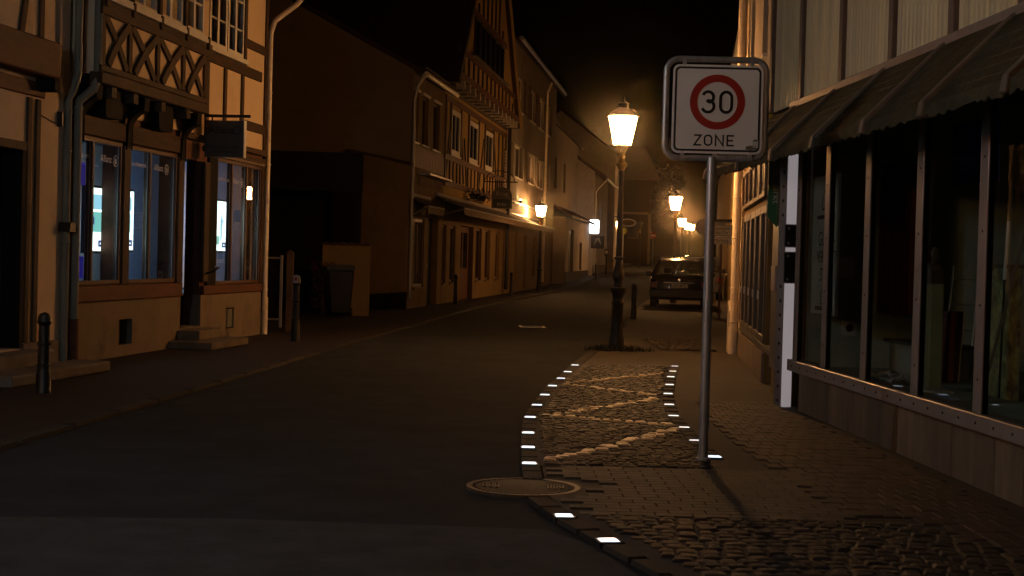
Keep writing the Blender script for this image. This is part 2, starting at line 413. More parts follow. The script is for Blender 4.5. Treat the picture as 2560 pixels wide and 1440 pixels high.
def lay(parent, name, items, mat, limit, dome=.12, cham=.14, stuff_name=None):
    """items: (x,y,z,rot,sx,sy,sz). The ones that show largest become objects, the rest one joined part."""
    var = [unit_sett(100 + k, mat, dome, cham, name, 1.0 if dome else .12) for k in range(5)]
    def vis(it):
        x, y = it[0], it[1]
        u = 1280 + 3700 * x / max(y, .5); v = 645 + 3700 * 1.36 / max(y, .5)
        return (0 if (-40 < u < 2600 and v < 1480) else 1, y)
    items = sorted(items, key=vis)
    for i, it in enumerate(items[:limit]):
        o = bpy.data.objects.new(name, var[i % 5][0]); C.objects.link(o); o.parent = parent
        o.location = it[:3]; o.rotation_euler = (0, 0, it[3]); o.scale = it[4:7]
    rest = items[limit:]
    if rest:
        m = MB()
        for i, it in enumerate(rest):
            c, s_ = math.cos(it[3]), math.sin(it[3]); _, vs, fs = var[i % 5]
            m.add([(it[0] + c * x * it[4] - s_ * y * it[5], it[1] + s_ * x * it[4] + c * y * it[5], it[2] + z * it[6]) for x, y, z in vs], fs)
        m.build(stuff_name or name, mat, parent, kind='stuff')

# cobbled strip between the two rows of light pavers
LED_L = [(.819, 18.639), (.686, 17.502), (.573, 16.498), (.452, 15.501), (.35, 14.451), (.255, 13.425), (.181, 12.382), (.153, 11.265), (.144, 10.4), (.143, 9.585), (.302, 7.655), (.491, 7.011)]
LED_R = [(2.109, 18.902), (1.987, 18.011), (1.87, 17.142), (1.739, 16.042), (1.606, 14.938), (1.497, 13.792), (1.429, 12.783), (1.419, 11.895), (1.402, 11.049), (1.424, 10.159)]
tl = sorted((y, x) for x, y in LED_L[:10]); tr = sorted((y, x) for x, y in LED_R)
bed_l = lambda y: lerp_tab(tl, y) + .06
bed_r = lambda y: lerp_tab(tr, y) - .06
cob = struct(strip('cobbled_bay', bed_l, bed_r, 9.5, 18.9, .029, .4).build('cobbled_bay', m_bed))
ZIG = [(1.93, 17.75), (.56, 15.8), (1.58, 14.6), (.36, 12.55), (1.47, 12.0), (.30, 9.75)]
def zig_d(x, y):
    best = 9
    for (ax, ay), (bx, by) in zip(ZIG, ZIG[1:]):
        dx, dy = bx - ax, by - ay; t = max(0, min(1, ((x - ax) * dx + (y - ay) * dy) / (dx * dx + dy * dy)))
        best = min(best, math.hypot(x - ax - t * dx, y - ay - t * dy))
    return best
dark_items, pale_items = [], []
y = 9.55
while y < 18.85:
    dep = rnd.uniform(.078, .102); x = bed_l(y) + .015 + rnd.uniform(0, .03)
    while x < bed_r(y) - .06:
        w = rnd.uniform(.075, .125); cx, cy = x + w / 2, y + dep / 2 + rnd.uniform(-.008, .008)
        it = (cx, cy, .004, rnd.uniform(-.09, .09), w - .009, dep - .009, .034 + rnd.uniform(-.003, .004))
        if zig_d(cx, cy) < .05: pale_items.append(it[:6] + (it[6] + .003,))
        else: dark_items.append(it)
        x += w
    y += dep
lay(cob, 'cobble', dark_items, m_sett, 190, .06)
lay(cob, 'pale_cobble', pale_items, m_sett_pale, 110, .1)
# second cobbled corner in the foreground
cob2 = struct(MB().add([(.35, 7.72, .0295), (2.15, 7.62, .0295), (2.9, 4.9, .0295), (1.02, 4.9, .0295), (.56, 7.0, .0295)], [(0, 4, 3, 2, 1)]).build('cobbled_corner', m_bed))
it2 = []
y = 4.95; row = 0
while y < 7.62:
    dep = rnd.uniform(.08, .108); x0 = max(.49 + (7.0 - y) * .28 + .11 if y < 7.0 else .49 - (y - 7.0) * .3 + .11, .3); x = x0 + rnd.uniform(0, .04)
    x1 = 2.15 + (7.62 - y) * .27
    while x < x1:
        w = rnd.uniform(.075, .125)
        it2.append((x + w / 2, y + dep / 2 + .03 * math.sin(x * 5) , .004, .15 * math.cos(x * 5) + rnd.uniform(-.08, .08), w - .010, dep - .010, .035 + rnd.uniform(-.004, .006)))
        x += w
    y += dep
lay(cob2, 'cobble', it2, m_sett, 300, .08)
# small cobbled square behind the lamp post
cob3 = struct(MB().add([(2.25, 22.4, .0245), (3.05, 22.4, .0245), (3.2, 25.4, .0245), (2.2, 25.4, .0245)], [(0, 1, 2, 3)]).build('cobbled_square', m_bed))
it3 = []
y = 22.45
while y < 25.3:
    x = 2.28
    while x < 3.0:
        w = rnd.uniform(.11, .16); it3.append((x + w / 2, y + .06, .004, rnd.uniform(-.1, .1), w - .015, .105, .042 + rnd.uniform(-.006, .012))); x += w
    y += .125
lay(cob3, 'cobble', it3, m_sett, 60)
# concrete pavers between the two cobbled areas, and red clinker along the shop wall
its = []
y = 7.72; row = 0
while y < 9.5:
    x = lerp_tab(ROAD_R, y) + .14 + (.1 if row % 2 else 0)
    while x < 1.75:
        if math.hypot(x + .1 - .098, y + .05 - 8.68) > .47: its.append((x + .1, y + .05, .006, 0, .1985, .096, .026))
        x += .2
    y += .1; row += 1
lay(rp, 'paving_slab', its, m_slab, 150, .0, .015)
itc = []
y = 4.9; row = 0
while y < 14.2:
    xa = max(1.78 if 7.72 < y < 9.5 else (bed_r(y) + .34 if y >= 9.5 else 2.2 + (7.62 - y) * .27), .3)
    x = xa + (.05 if row % 2 else 0)
    while x < 2.52 + (14.2 - y) * .045 - .05:
        itc.append((x + .05, y + .1, .006, 0, .097, .197, .026 + rnd.uniform(-.002, .003))); x += .1
    y += .2; row += 1
lay(rp, 'clinker_brick', itc, m_clinker, 150, .0, .05)
# kerb stones: road edge left and right
itk = []
y = 6.0
while y < 30:
    a = lerp_tab(ROAD_L, y + .5); b = math.atan2(1, (lerp_tab(ROAD_L, y + 1) - lerp_tab(ROAD_L, y))) - math.pi / 2
    itk.append((a - .06, y + .5, -.03, b, .12, .985, .066)); y += 1.0
lay(lp, 'kerb_stone', itk, m_kerb_dark, 60, .0, .05)
itk = []
y = 4.0
while y < 24:
    st = .33
    if not (8.25 < y + st / 2 < 9.1):
        a = lerp_tab(ROAD_R, y + st / 2); b = math.atan2(1, (lerp_tab(ROAD_R, y + st) - lerp_tab(ROAD_R, y)) / st) - math.pi / 2
        itk.append((a + .05, y + st / 2, -.03, b, .125, st - .018, .057))
    y += st
lay(rp, 'kerb_stone', itk, m_kerb_dark, 80, .0, .03)
itb = []
for (a, b) in zip(LED_R, LED_R[1:]):
    for k in range(3):
        t = (k + .5) / 3; ang = math.atan2(b[1] - a[1], b[0] - a[0]) - math.pi / 2
        if k == 1: pass
        itb.append((a[0] + (b[0] - a[0]) * t, a[1] + (b[1] - a[1]) * t, .004, ang, .12, .26, .032))
lay(rp, 'border_stone', itb, m_kerb_dark, 40, .0, .05)

# ------------------------------------------------------------------ light pavers
ORD = ['first', 'second', 'third', 'fourth', 'fifth', 'sixth', 'seventh', 'eighth', 'ninth', 'tenth', 'eleventh', 'twelfth']
frame_me = MB()
frame_me.box(-.055, .055, -.055, -.045, -.02, .044).box(-.055, .055, .045, .055, -.02, .044).box(-.055, -.045, -.045, .045, -.02, .044).box(.045, .055, -.045, .045, -.02, .044)
frame_mesh = frame_me.mesh('rim', m_trim)
lens_mesh = MB().add([(-.045, -.045, .0), (.045, -.045, .0), (.045, .045, .0), (-.045, .045, .0), (-.045, -.045, .044), (.045, -.045, .044), (.045, .045, .044), (-.045, .045, .044), (-.036, -.036, .048), (.036, -.036, .048), (.036, .036, .048), (-.036, .036, .048)],
                     [(3, 2, 1, 0), (0, 1, 5, 4), (1, 2, 6, 5), (2, 3, 7, 6), (3, 0, 4, 7), (4, 5, 9, 8), (5, 6, 10, 9), (6, 7, 11, 10), (7, 4, 8, 11), (8, 9, 10, 11)]).mesh('lens', m_led)
def led(x, y, ang, label, group):
    t = thing('light_paver', label, 'paving light', (x, y, -.012), ang, group)
    for nm, me in (('rim', frame_mesh), ('lens', lens_mesh)):
        o = bpy.data.objects.new(nm, me); C.objects.link(o); o.parent = t
for i, (x, y) in enumerate(LED_L):
    a, b = LED_L[max(0, i - 1)], LED_L[min(len(LED_L) - 1, i + 1)]
    ang = math.atan2(b[1] - a[1], b[0] - a[0]) + math.pi / 2
    if i < 10: lab = 'glowing white paving light along the road kerb, %s counted from the lamp post' % ORD[i]
    elif i == 10: lab = 'glowing white paving light at the kerb just nearer than the manhole cover'
    else: lab = 'nearest glowing white paving light, at the bottom edge beside the foreground cobbles'
    led(x, y, ang * .6, lab, 'white paving lights set in the kerb')
for i, (x, y) in enumerate(LED_R):
    a, b = LED_R[max(0, i - 1)], LED_R[min(len(LED_R) - 1, i + 1)]
    ang = math.atan2(b[1] - a[1], b[0] - a[0]) + math.pi / 2
    lab = 'glowing white paving light on the pavement side of the cobbles, %s from the far end' % ORD[i]
    if i == 9: lab = 'glowing white paving light directly beside the foot of the zone sign pole'
    led(x, y, ang * .4, lab, 'white paving lights on the pavement side')

# manhole cover
mh = thing('manhole_cover', 'round cast iron manhole cover where road meets pavement', 'manhole', (.098, 8.68, -.016))
fm = MB(); n = 64; vs = []; fs = []
for k in range(n):
    a = 2 * math.pi * k / n; c, s_ = math.cos(a), math.sin(a)
    for r_, z_ in ((.335, .0), (.335, .037), (.305, .037), (.302, .02)): vs.append((r_ * c, r_ * s_, z_))
for k in range(n):
    j = (k + 1) % n
    for q in range(3): fs.append((4 * k + q, 4 * j + q, 4 * j + q + 1, 4 * k + q + 1))
fm.add(vs, fs).build('frame', M('manhole_iron', (.05, .042, .034), .5, .3, 20, .3, 60, metal=.3), mh, True)
MB().lathe([(.298, .0), (.298, .030), (.29, .034), (.0, .034)], 64).build('lid', M('manhole_fill', (.03, .028, .025), .7, .3, 20, .5, 90, metal=.2), mh, True)
nt_ = MB()
for k in range(40):
    a = 2 * math.pi * k / 40; c, s_ = math.cos(a), math.sin(a)
    for (dr, da) in ((0, 0),):
        p = (.287 * c, .287 * s_); nt_.box(p[0] - .007, p[0] + .007, p[1] - .007, p[1] + .007, .03, .040)
nt_.build('cast_studs', bpy.data.materials['manhole_iron'], mh, kind='stuff')
for sx in (-1, 1):
    g = MB()
    for k in range(3):
        xx = sx * (.155 + .035 * k); h = .085 - .015 * k
        g.box(xx - .012, xx - .006, -h, h, .03, .041).box(xx + .006, xx + .012, -h, h, .03, .041).box(xx - .006, xx + .006, -h, -h + .008, .03, .041).box(xx - .006, xx + .006, h - .008, h, .03, .041)
    g.build('lifting_slots', bpy.data.materials['manhole_iron'], mh)
dc = thing('drain_cover', 'small shiny drain cover lying flat in the road beyond the far bollards', 'drain', (.42, 29.4, 0), .1)
MB().prism(rounded(-.25, .25, -.25, .25, .03), .0, .012, 'z').build('plate', m_steel, dc)
g = MB()
for k in range(6): g.box(-.2, .2, -.2 + k * .075, -.185 + k * .075, .012, .018)
g.build('bars', m_iron, dc)

# ------------------------------------------------------------------ street lamps
POST = [(.125, 0), (.125, .03), (.118, .05), (.115, .20), (.10, .23), (.098, .27), (.088, .29), (.082, .70), (.094, .715), (.094, .74), (.082, .755), (.080, .80), (.088, .85), (.112, .905), (.118, .93), (.118, .955), (.07, .97), (.062, 1.03), (.066, 1.055), (.085, 1.09), (.09, 1.13), (.086, 1.17), (.068, 1.25), (.05, 1.33), (.046, 1.37), (.078, 1.395), (.08, 1.41), (.05, 1.425), (.047, 1.6), (.036, 2.70), (.05, 2.73), (.085, 2.79), (.088, 2.805), (.06, 2.83), (.042, 2.86), (.042, 2.90), (.055, 2.91), (.055, 2.925), (.04, 2.93), (.04, 2.96), (.05, 2.97)]
def make_lamp(label):
    t = thing('street_lamp', label, 'street lamp', (0, 0, 0), 0, 'gas-style street lamps along the street')
    MB().lathe([p for p in POST if p[1] <= 2.71], 18).build('post', m_iron_lamp, t, True)
    MB().lathe([p for p in POST if p[1] >= 2.70], 18).build('collar', m_brass, t, True)
    st = MB()
    zb, zt, rb, rt = 3.085, 3.505, .135, .228
    for k in range(4):
        a = math.pi / 2 * k + .4; st.tube([(.045 * math.cos(a), .045 * math.sin(a), 2.96), (.06 * math.cos(a), .06 * math.sin(a), 3.0), (.105 * math.cos(a), .105 * math.sin(a), 3.085)], .007, 6)
    st.build('stay', m_brass, t, True)
    MB().lathe([(.0, 3.075), (.14, 3.075), (.146, 3.082), (.14, 3.09), (.0, 3.09)], 6, off=.3).build('base_ring', m_iron_lamp, t)
    n = 6
    for k in range(n):
        a0, a1 = 2 * math.pi * (k + .3) / n, 2 * math.pi * (k + 1.3) / n
        def P(a, r, z): return Vector((r * math.cos(a), r * math.sin(a), z))
        q = [P(a0, rb, zb + .004), P(a1, rb, zb + .004), P(a1, rt, zt), P(a0, rt, zt)]
        c = sum(q, Vector()) / 4; q = [c + (v - c) * .985 for v in q]; nin = Vector((c.x, c.y, 0)).normalized() * -.004
        MB().add(q + [v + nin for v in q], [(0, 1, 2, 3), (7, 6, 5, 4), (0, 4, 5, 1), (1, 5, 6, 2), (2, 6, 7, 3), (3, 7, 4, 0)]).build('pane', m_lamp, t)
        MB().tube([P(a0, rb + .003, zb - .005), P(a0, rt + .003, zt + .01)], .005, 5).build('glazing_bar', m_iron_lamp, t)
    MB().lathe([(.0, 3.507), (.245, 3.507), (.248, 3.52), (.235, 3.53), (.13, 3.60), (.075, 3.64), (.075, 3.69), (.09, 3.70), (.03, 3.735), (.012, 3.78), (.018, 3.80), (.0, 3.82)], 18).build('cap', m_iron_lamp, t, True)
    return t
lamp = make_lamp('nearest lit street lamp, its ornate cast iron post standing beyond the cobbles')
lamp.location = (1.585, 22.1, 0)
LAMPS = [((5.315, 48.8), 'lit street lamp behind the parked dark car, second along the right side', 1.3),
         ((9.42, 83), 'lit street lamp third along the right side, just right of the second lantern', .4),
         ((12.91, 110), 'fourth lit street lamp along the right side, lower and smaller than the third', .8),
         ((14.44, 120), 'farthest and smallest lit street lamp at the right end of the row', .2),
         ((1.10, 60.6), 'lit street lamp in front of the awning on the left side', .6),
         ((7.47, 110), 'small distant lit street lamp beside the oval hanging sign', 1.0),
         ]
for (xy, lab, rz) in LAMPS:
    c = copy_tree(lamp); c.location = (xy[0], xy[1], gz(xy[1])); c.rotation_euler = (0, 0, rz); c['label'] = lab
def relamp(c, mat):
    for ch in c.children:
        if ch.name.startswith('pane'):
            ch.data = ch.data.copy(); ch.data.materials[0] = mat
cool_fill = copy_tree(lamp); cool_fill.location = (-3.75, 7.0, 0); cool_fill['label'] = 'added unseen lamp with whiter light on the left pavement beside the viewer'; relamp(cool_fill, m_fill_cool)  # added out of view to light the near left road
for (x, y, lab) in ((-8.6, 1.5, 'added unseen lamp lighting the sign and shop from left of the viewer'), (-6.6, -5.5, 'added unseen lamp lighting the sign and shop from behind the viewer')):  # added out of view to light the sign and shop front
    c = copy_tree(lamp); c.location = (x, y, 0); c['label'] = lab; relamp(c, m_fill_warm)
un = thing('street_lamp', 'unlit dark street lamp far down at the dark end of the street', 'street lamp', (9.9, 116, gz(116)), 0, 'gas-style street lamps along the street')
m_pane_off = M('lamp_pane_off', (.10, .09, .08), .2, .1, 3)
for ch in lamp.children:
    c = ch.copy(); C.objects.link(c); c.parent = un
    if ch.name.startswith('pane'): c.data = c.data.copy(); c.data.materials[0] = m_pane_off

wd = MB()
q = random.Random(5)
for k in range(420):
    a = q.uniform(0, 2 * math.pi); r_ = .11 + abs(q.gauss(0, .12)); x, y = 1.585 + r_ * math.cos(a) * 1.5, 22.1 + r_ * math.sin(a); h = q.uniform(.03, .11); b = q.uniform(0, 6.3); w = .012
    wd.add([(x - w * math.cos(b), y - w * math.sin(b), .018), (x + w * math.cos(b), y + w * math.sin(b), .018), (x + q.uniform(-.05, .05), y + q.uniform(-.05, .05), .018 + h)], [(0, 1, 2)])
o = wd.build('weeds', m_weed, None, kind='stuff', label='low weeds growing round the foot of the nearest lamp post', category='weeds')

# ------------------------------------------------------------------ bollards
def bollard(label, x, y, h, stripes=False):
    t = thing('bollard', label, 'bollard', (x, y, gz(y)), rnd.uniform(0, 3), 'dark iron bollards along the street')
    k = h / .87
    MB().lathe([(.075, 0), (.075, .03 * k), (.068, .05 * k), (.066, .22 * k), (.058, .25 * k), (.055, .30 * k), (.048, .73 * k)], 14).build('post', m_iron, t, True)
    MB().lathe([(.048, .728 * k), (.06, .75 * k), (.066, .77 * k), (.058, .79 * k), (.06, .81 * k), (.045, .85 * k), (.0, .87 * k)], 14).build('head', m_iron, t, True)
    for z in (.30, .52): MB().lathe([(.05, z * k), (.063, (z + .01) * k), (.063, (z + .025) * k), (.05, (z + .035) * k)], 14).build('ring', m_iron, t, True)
    return t
bollard('dark iron bollard on the left pavement at the picture edge, before the timbered house', -4.21, 13.35, .76)
b2 = bollard('dark iron bollard with a small white sticker near its top, by the dark yard', -3.22, 22.1, 1.03)
tag = MB().prism(rounded(-.04, .04, .90, 1.02, .008), -.066, -.063); o = tag.build('sticker', m_paper, b2); b2.rotation_euler = (0, 0, 0)
MB().prism(rounded(-.02, .018, .935, .985, .005), -.0685, -.0665).build('sticker_print', m_sign_r, b2)
bollard('dark iron bollard before the restaurant front, left of the lamp under the awning', -.03, 51.8, .87)
bollard('dark iron bollard in the shade before the restaurant doors', -1.56, 41.0, .87)
bollard('dark iron bollard between the nearest lamp post and the parked car', 2.83, 34.3, .86)
bollard('dark iron bollard with bright top on the lit far left pavement', 4.75, 84, .86)

# ------------------------------------------------------------------ zone 30 sign
zs = thing('zone_sign', 'square white zone thirty speed limit sign on a grey steel pole', 'road sign', (1.314, 9.92, 0), R(-2.0))
MB().tube([(0, 0, 0), (0, 0, 2.07)], .0315, 18).build('pole', m_steel, zs, True)
MB().lathe([(.05, 0.018), (.05, .05), (.034, .06), (.034, .075)], 18).build('base_collar', m_steel, zs, True)
fr = rounded(-.318, .346, 2.062, 2.722, .085, 8)
MB().tube([(x, 0, z) for x, z in fr] + [(fr[0][0], 0, fr[0][1])], .0215, 10, False).build('tube_frame', m_steel, zs, True)
pl = MB().prism(rounded(-.277, .323, 2.092, 2.682, .045, 8), -.034, -.030).build('plate', m_sign_w, zs)
b = MB()
ro = rounded(-.263, .309, 2.106, 2.668, .034, 8); ri = rounded(-.249, .295, 2.120, 2.654, .024, 8); k = len(ro)
b.add([(x, -.0352, z) for x, z in ro] + [(x, -.0352, z) for x, z in ri], [(i, (i + 1) % k, k + (i + 1) % k, k + i) for i in range(k)]).build('black_border', m_sign_k, pl)
CC = (.022, 2.435)
MB().ring(CC, .133, .183, -.0362, 64).build('red_ring', m_sign_r, pl)
def strokes(paths, w, y, th=.0012):
    m = MB()
    for P in paths:
        closed = P[0] == P[-1]; P = P[:-1] if closed else P; n = len(P); L = []; Q = []
        for i, a in enumerate(P):
            a0 = Vector(P[i - 1] if (closed or i > 0) else a); a1 = Vector(P[(i + 1) % n] if (closed or i < n - 1) else a)
            v = Vector(a); d0 = (v - a0); d1 = (a1 - v)
            if d0.length < 1e-9: d0 = d1
            if d1.length < 1e-9: d1 = d0
            d0.normalize(); d1.normalize(); t = (d0 + d1).normalized(); nn = Vector((-t.y, t.x)); c = max(.4, nn.dot(Vector((-d0.y, d0.x))))
            L.append(v + nn * w / 2 / c); Q.append(v - nn * w / 2 / c)
        vs = [(p.x, y, p.y) for p in L] + [(p.x, y, p.y) for p in Q] + [(p.x, y + th, p.y) for p in L] + [(p.x, y + th, p.y) for p in Q]; fs = []
        for i in range(n if closed else n - 1):
            j = (i + 1) % n; fs += [(i, j, n + j, n + i), (2 * n + i, 3 * n + i, 3 * n + j, 2 * n + j), (i, 2 * n + i, 2 * n + j, j), (n + i, n + j, 3 * n + j, 3 * n + i)]
        m.add(vs, fs)
    return m
def arc(cx, cz, rx, rz_, a0, a1, n=10): return [(cx + rx * math.cos(R(a0 + (a1 - a0) * k / n)), cz + rz_ * math.sin(R(a0 + (a1 - a0) * k / n))) for k in range(n + 1)]
H = .156; W = .085; sw = .020
x3 = CC[0] - .062; z0 = CC[1] - H / 2
r_up, r_lo = .036, .039
three = arc(x3, z0 + H - r_up - sw / 2 + .0, .036, r_up, 160, -70, 12) + [(x3 - .004, z0 + H / 2 + .004)]
three2 = [(x3 - .012, z0 + H / 2 + .004)] + arc(x3, z0 + r_lo + sw / 2, .040, r_lo, 80, -160, 12)
x0_ = CC[0] + .058
zero = arc(x0_, z0 + H - .039 - sw / 2, .037, .039, 0, 180, 10) + arc(x0_, z0 + .039 + sw / 2, .037, .039, 180, 360, 10); zero.append(zero[0])
strokes([three, three2], sw, -.0366).build('digit_three', m_sign_k, pl)
strokes([zero], sw, -.0366).build('digit_zero', m_sign_k, pl)
zc = 2.180; h = .076; w = .011; cx = .004 - .107
Z = [[(cx - .024, zc + h / 2 - w / 2), (cx + .022, zc + h / 2 - w / 2), (cx - .022, zc - h / 2 + w / 2), (cx + .026, zc - h / 2 + w / 2)]]
cx += .070; O_ = arc(cx, zc + .014, .0235, h / 2 - .014 - w / 2, 0, 180, 8) + arc(cx, zc - .014, .0235, h / 2 - .014 - w / 2, 180, 360, 8); O_.append(O_[0])
cx += .076; N_ = [(cx - .026, zc - h / 2), (cx - .026, zc + h / 2 - .004), (cx + .024, zc - h / 2 + .004), (cx + .024, zc + h / 2)]
cx += .072; E1 = [(cx + .024, zc + h / 2 - w / 2), (cx - .02, zc + h / 2 - w / 2), (cx - .02, zc - h / 2 + w / 2), (cx + .024, zc - h / 2 + w / 2)]; E2 = [(cx - .02, zc), (cx + .018, zc)]
for nm, P in (('letter_z', Z), ('letter_o', [O_]), ('letter_n', [N_]), ('letter_e', [E1, E2])): strokes(P, w, -.0362).build(nm, m_sign_k, pl)
stk = MB().prism(rounded(.262, .300, 2.135, 2.19, .006), -.0362, -.0354).build('sticker', m_paper, pl)
MB().ring((.282, 2.178), .006, .014, -.0368, 16, 0, math.pi).build('sticker_print', m_sign_k, stk)
MB().prism([(.215, 2.123), (.26, 2.120), (.292, 2.128), (.288, 2.146), (.25, 2.151), (.222, 2.146)], -.0362, -.0354).build('torn_sticker', M('torn_sticker', (.16, .13, .08), .8, .5, 40), pl)
for x, z in ((-.20, 2.674), (.25, 2.674), (-.20, 2.10), (.25, 2.10)):
    MB().lathe([(.007, 0), (.007, .004), (.004, .006)], 8).build('bolt', m_steel, zs).location = (x, -.036, z)
    MB().box(x - .012, x + .012, -.030, .012, z + (.006 if z > 2.4 else -.05), z + (.05 if z > 2.4 else -.006)).build('clip', m_steel, zs)

# ------------------------------------------------------------------ helper parts for houses
def window(parent, x0, x1, z0, z1, frame_m, y=.06, fw=.06, muntin_x=(), muntin_z=(), pane_m=None, sill=True, sill_m=None, dep=.05, sill_out=.05, mw=.028, proud=0.0):
    f = MB()
    f.box(x0, x1, y - proud, y + dep, z0, z0 + fw).box(x0, x1, y - proud, y + dep, z1 - fw, z1).box(x0, x0 + fw, y - proud, y + dep, z0 + fw, z1 - fw).box(x1 - fw, x1, y - proud, y + dep, z0 + fw, z1 - fw)
    for m in muntin_x: f.box(m - mw / 2, m + mw / 2, y + .004 - proud, y + dep - .004, z0 + fw, z1 - fw)
    ff = f.build('window', frame_m, parent)
    if muntin_z:
        for m in muntin_z: MB().box(x0 + fw, x1 - fw, y + .008 - proud, y + dep - .008, m - .012, m + .012).build('glazing_bar', frame_m, ff)
    xs = [x0 + fw] + [v for m in sorted(muntin_x) for v in (m - mw / 2, m + mw / 2)] + [x1 - fw]
    for k in range(0, len(xs), 2):
        MB().box(xs[k], xs[k + 1], y + dep * .45, y + dep * .45 + .006, z0 + fw, z1 - fw).build('pane', pane_m or m_pane_dark, ff)
    if sill: MB().box(x0 - .03, x1 + .03, -sill_out, y, z0 - .045, z0 - .002).build('sill', sill_m or frame_m, ff)
    return ff

def pipe(parent, pts, r, mat, name='downpipe', clips=()):
    p = MB().tube(pts, r, 12).build(name, mat, parent, True)
    for z in clips:
        x, y_ = pts[-1][0], pts[-1][1]
        MB().lathe([(r + .002, z - .012), (r + .009, z - .008), (r + .009, z + .008), (r + .002, z + .012)], 12, (x, y_, 0)).build('clip', mat, p, True)
    return p

def gable_roof(parent, x0, x1, y0, y1, ze, zr, over=.3, mat=None, th=.12):
    ym = (y0 + y1) / 2; m = MB(); sl = (zr - ze) / (ym - y0)
    a = [(y0 - over, ze - over * sl), (ym, zr), (y1 + over, ze - over * sl), (y1 + over, ze - over * sl + th), (ym, zr + th * 1.2), (y0 - over, ze - over * sl + th)]
    m.prism(a, x0, x1, 'x'); return m.build('roof', mat or m_roof, parent)

def shell(parent, x0, x1, y0, y1, z1, mat, name='wall', ends=True, gable=None):
    # side and back walls behind a facade that is built on its own
    m = MB(); m.box(x0, x1, y1 - .2, y1, 0, z1)
    if gable:
        ym = (y0 + y1) / 2
        for xa, xb in ((x0, x0 + .2), (x1 - .2, x1)): m.prism([(y0 + .251, 0), (y1 - .201, 0), (y1 - .201, z1), (ym, gable), (y0 + .251, z1)], xa, xb, 'x')
    else:
        for xa, xb in ((x0, x0 + .2), (x1 - .2, x1)): m.box(xa, xb, y0 + .251, y1 - .201, 0, z1)
    return m.build(name, mat, parent)

def facade_rz(D): return math.atan2(D[1], D[0])

# ------------------------------------------------------------------ timbered insurance office, left
DL = (.93, 7.127); RZL = facade_rz(DL)
h1 = thing('timbered_house', 'half-timbered house on the left with a jettied upper floor and lit shop windows', 'house', (-4.951, 16.596, 0), RZL)
W = MB().wall(0, 7.19, 0, .72, [(1.41, 1.83, .17, .48), (5.45, 5.83, .19, .50), (3.52, 4.33, 0, .72)], 0, .25)
W.build('plinth_wall', m_plinth, h1)
MB().wall(0, 7.19, .721, 2.95, [(.04, 1.40, .92, 2.62), (1.62, 3.28, .92, 2.62), (3.52, 4.33, 0, 2.60), (4.92, 7.06, .86, 2.70)], .03, .22).build('ground_floor_wall', m_timber_red, h1)
MB().wall(0, 7.19, 2.951, 6.4, [(4.42, 6.02, 4.28, 5.9)], 0, .25).build('upper_wall', m_plaster, h1)
shell(h1, 0, 7.19, 0, 7.5, 6.4, m_plaster, 'side_wall', gable=9.6)
gable_roof(h1, -.15, 7.3, 0, 7.5, 6.4, 9.7, .45)
# cellar openings
for a, b_, c, d, closed in ((1.41, 1.83, .17, .48, False), (5.45, 5.83, .19, .50, True)):
    cw = MB().box(a, b_, .12, .14, c, d).build('cellar_hatch', m_pipe_grey if closed else m_dark, h1)
    if closed: MB().box(a + .02, b_ - .02, .02, .05, c + .02, d - .02).build('hatch_board', m_pipe_grey, cw)
    else:
        g = MB()
        for k in range(4): g.box(a + .06 + k * .1, a + .075 + k * .1, .06, .075, c, d)
        g.build('grating', m_iron, cw)
# ground floor timber: sill beams, posts, lintels
for a, b_, z0, z1 in ((-.01, 3.5, .722, .905), (4.36, 7.2, .722, .85)):
    MB().box(a, b_, -.035, .03, z0, z1).build('sill_beam', m_timber_red, h1, bevel=.008)
for a, b_ in ((1.405, 1.615), (3.285, 3.50), (4.345, 4.55)):
    MB().box(a, b_, -.03, .03, .906, 2.60).build('post', m_timber, h1, bevel=.01)
MB().box(4.552, 4.915, -.01, .03, .852, 2.69).build('blank_panel', m_timber_black, h1)
MB().box(7.07, 7.19, -.02, .03, .852, 2.74).build('post', m_timber, h1, bevel=.01)
MB().box(-.01, 3.5, -.03, .028, 2.64, 2.86).build('lintel_beam', m_timber_h, h1, bevel=.01)
MB().box(4.35, 7.2, -.03, .028, 2.745, 2.83).build('lintel_beam', m_timber_h, h1, bevel=.01)
MB().box(4.90, 7.08, -.06, .028, 2.702, 2.742).build('drip_rail', m_plinth, h1)
# shop windows
def shop_window(x0, x1, z0, z1, mull):
    f = MB(); fw = .045
    f.box(x0, x1, .0, .08, z0, z0 + fw).box(x0, x1, .0, .08, z1 - fw, z1).box(x0, x0 + fw, .0, .08, z0 + fw, z1 - fw).box(x1 - fw, x1, .0, .08, z0 + fw, z1 - fw)
    ff = f.build('shop_window', m_sash, h1)
    xs = [x0 + fw]
    for m in mull:
        MB().box(m - .028, m + .028, -.004, .08, z0 + fw, z1 - fw).build('mullion', m_sash, ff, bevel=.006); xs += [m - .028, m + .028]
    xs.append(x1 - fw)
    for k in range(0, len(xs), 2): MB().box(xs[k], xs[k + 1], .038, .044, z0 + fw, z1 - fw).build('pane', m_glass, ff)
    # bright metal beads along the glass
    for k in range(1, len(xs), 2): MB().box(xs[k] - .012, xs[k] - .001, .024, .036, z0 + fw, z1 - fw).build('glazing_bead', m_zinc, ff)
    return ff
w1 = shop_window(.04, 1.40, .92, 2.62, (.55,)); w2 = shop_window(1.62, 3.28, .92, 2.62, (2.33,)); w3 = shop_window(4.92, 7.06, .86, 2.70, (5.62, 6.33))
for ch in w3.children:
    if ch.name.startswith('pane'):   # last pane turned on purpose so it mirrors the second lamp
        ch.matrix_local = Matrix.Translation((6.7, .04, 0)) @ Matrix.Rotation(R(2.35), 4, 'Z') @ Matrix.Translation((-6.7, -.04, 0)) if ch.data.vertices[0].co.x > 6.2 else Matrix.Identity(4)
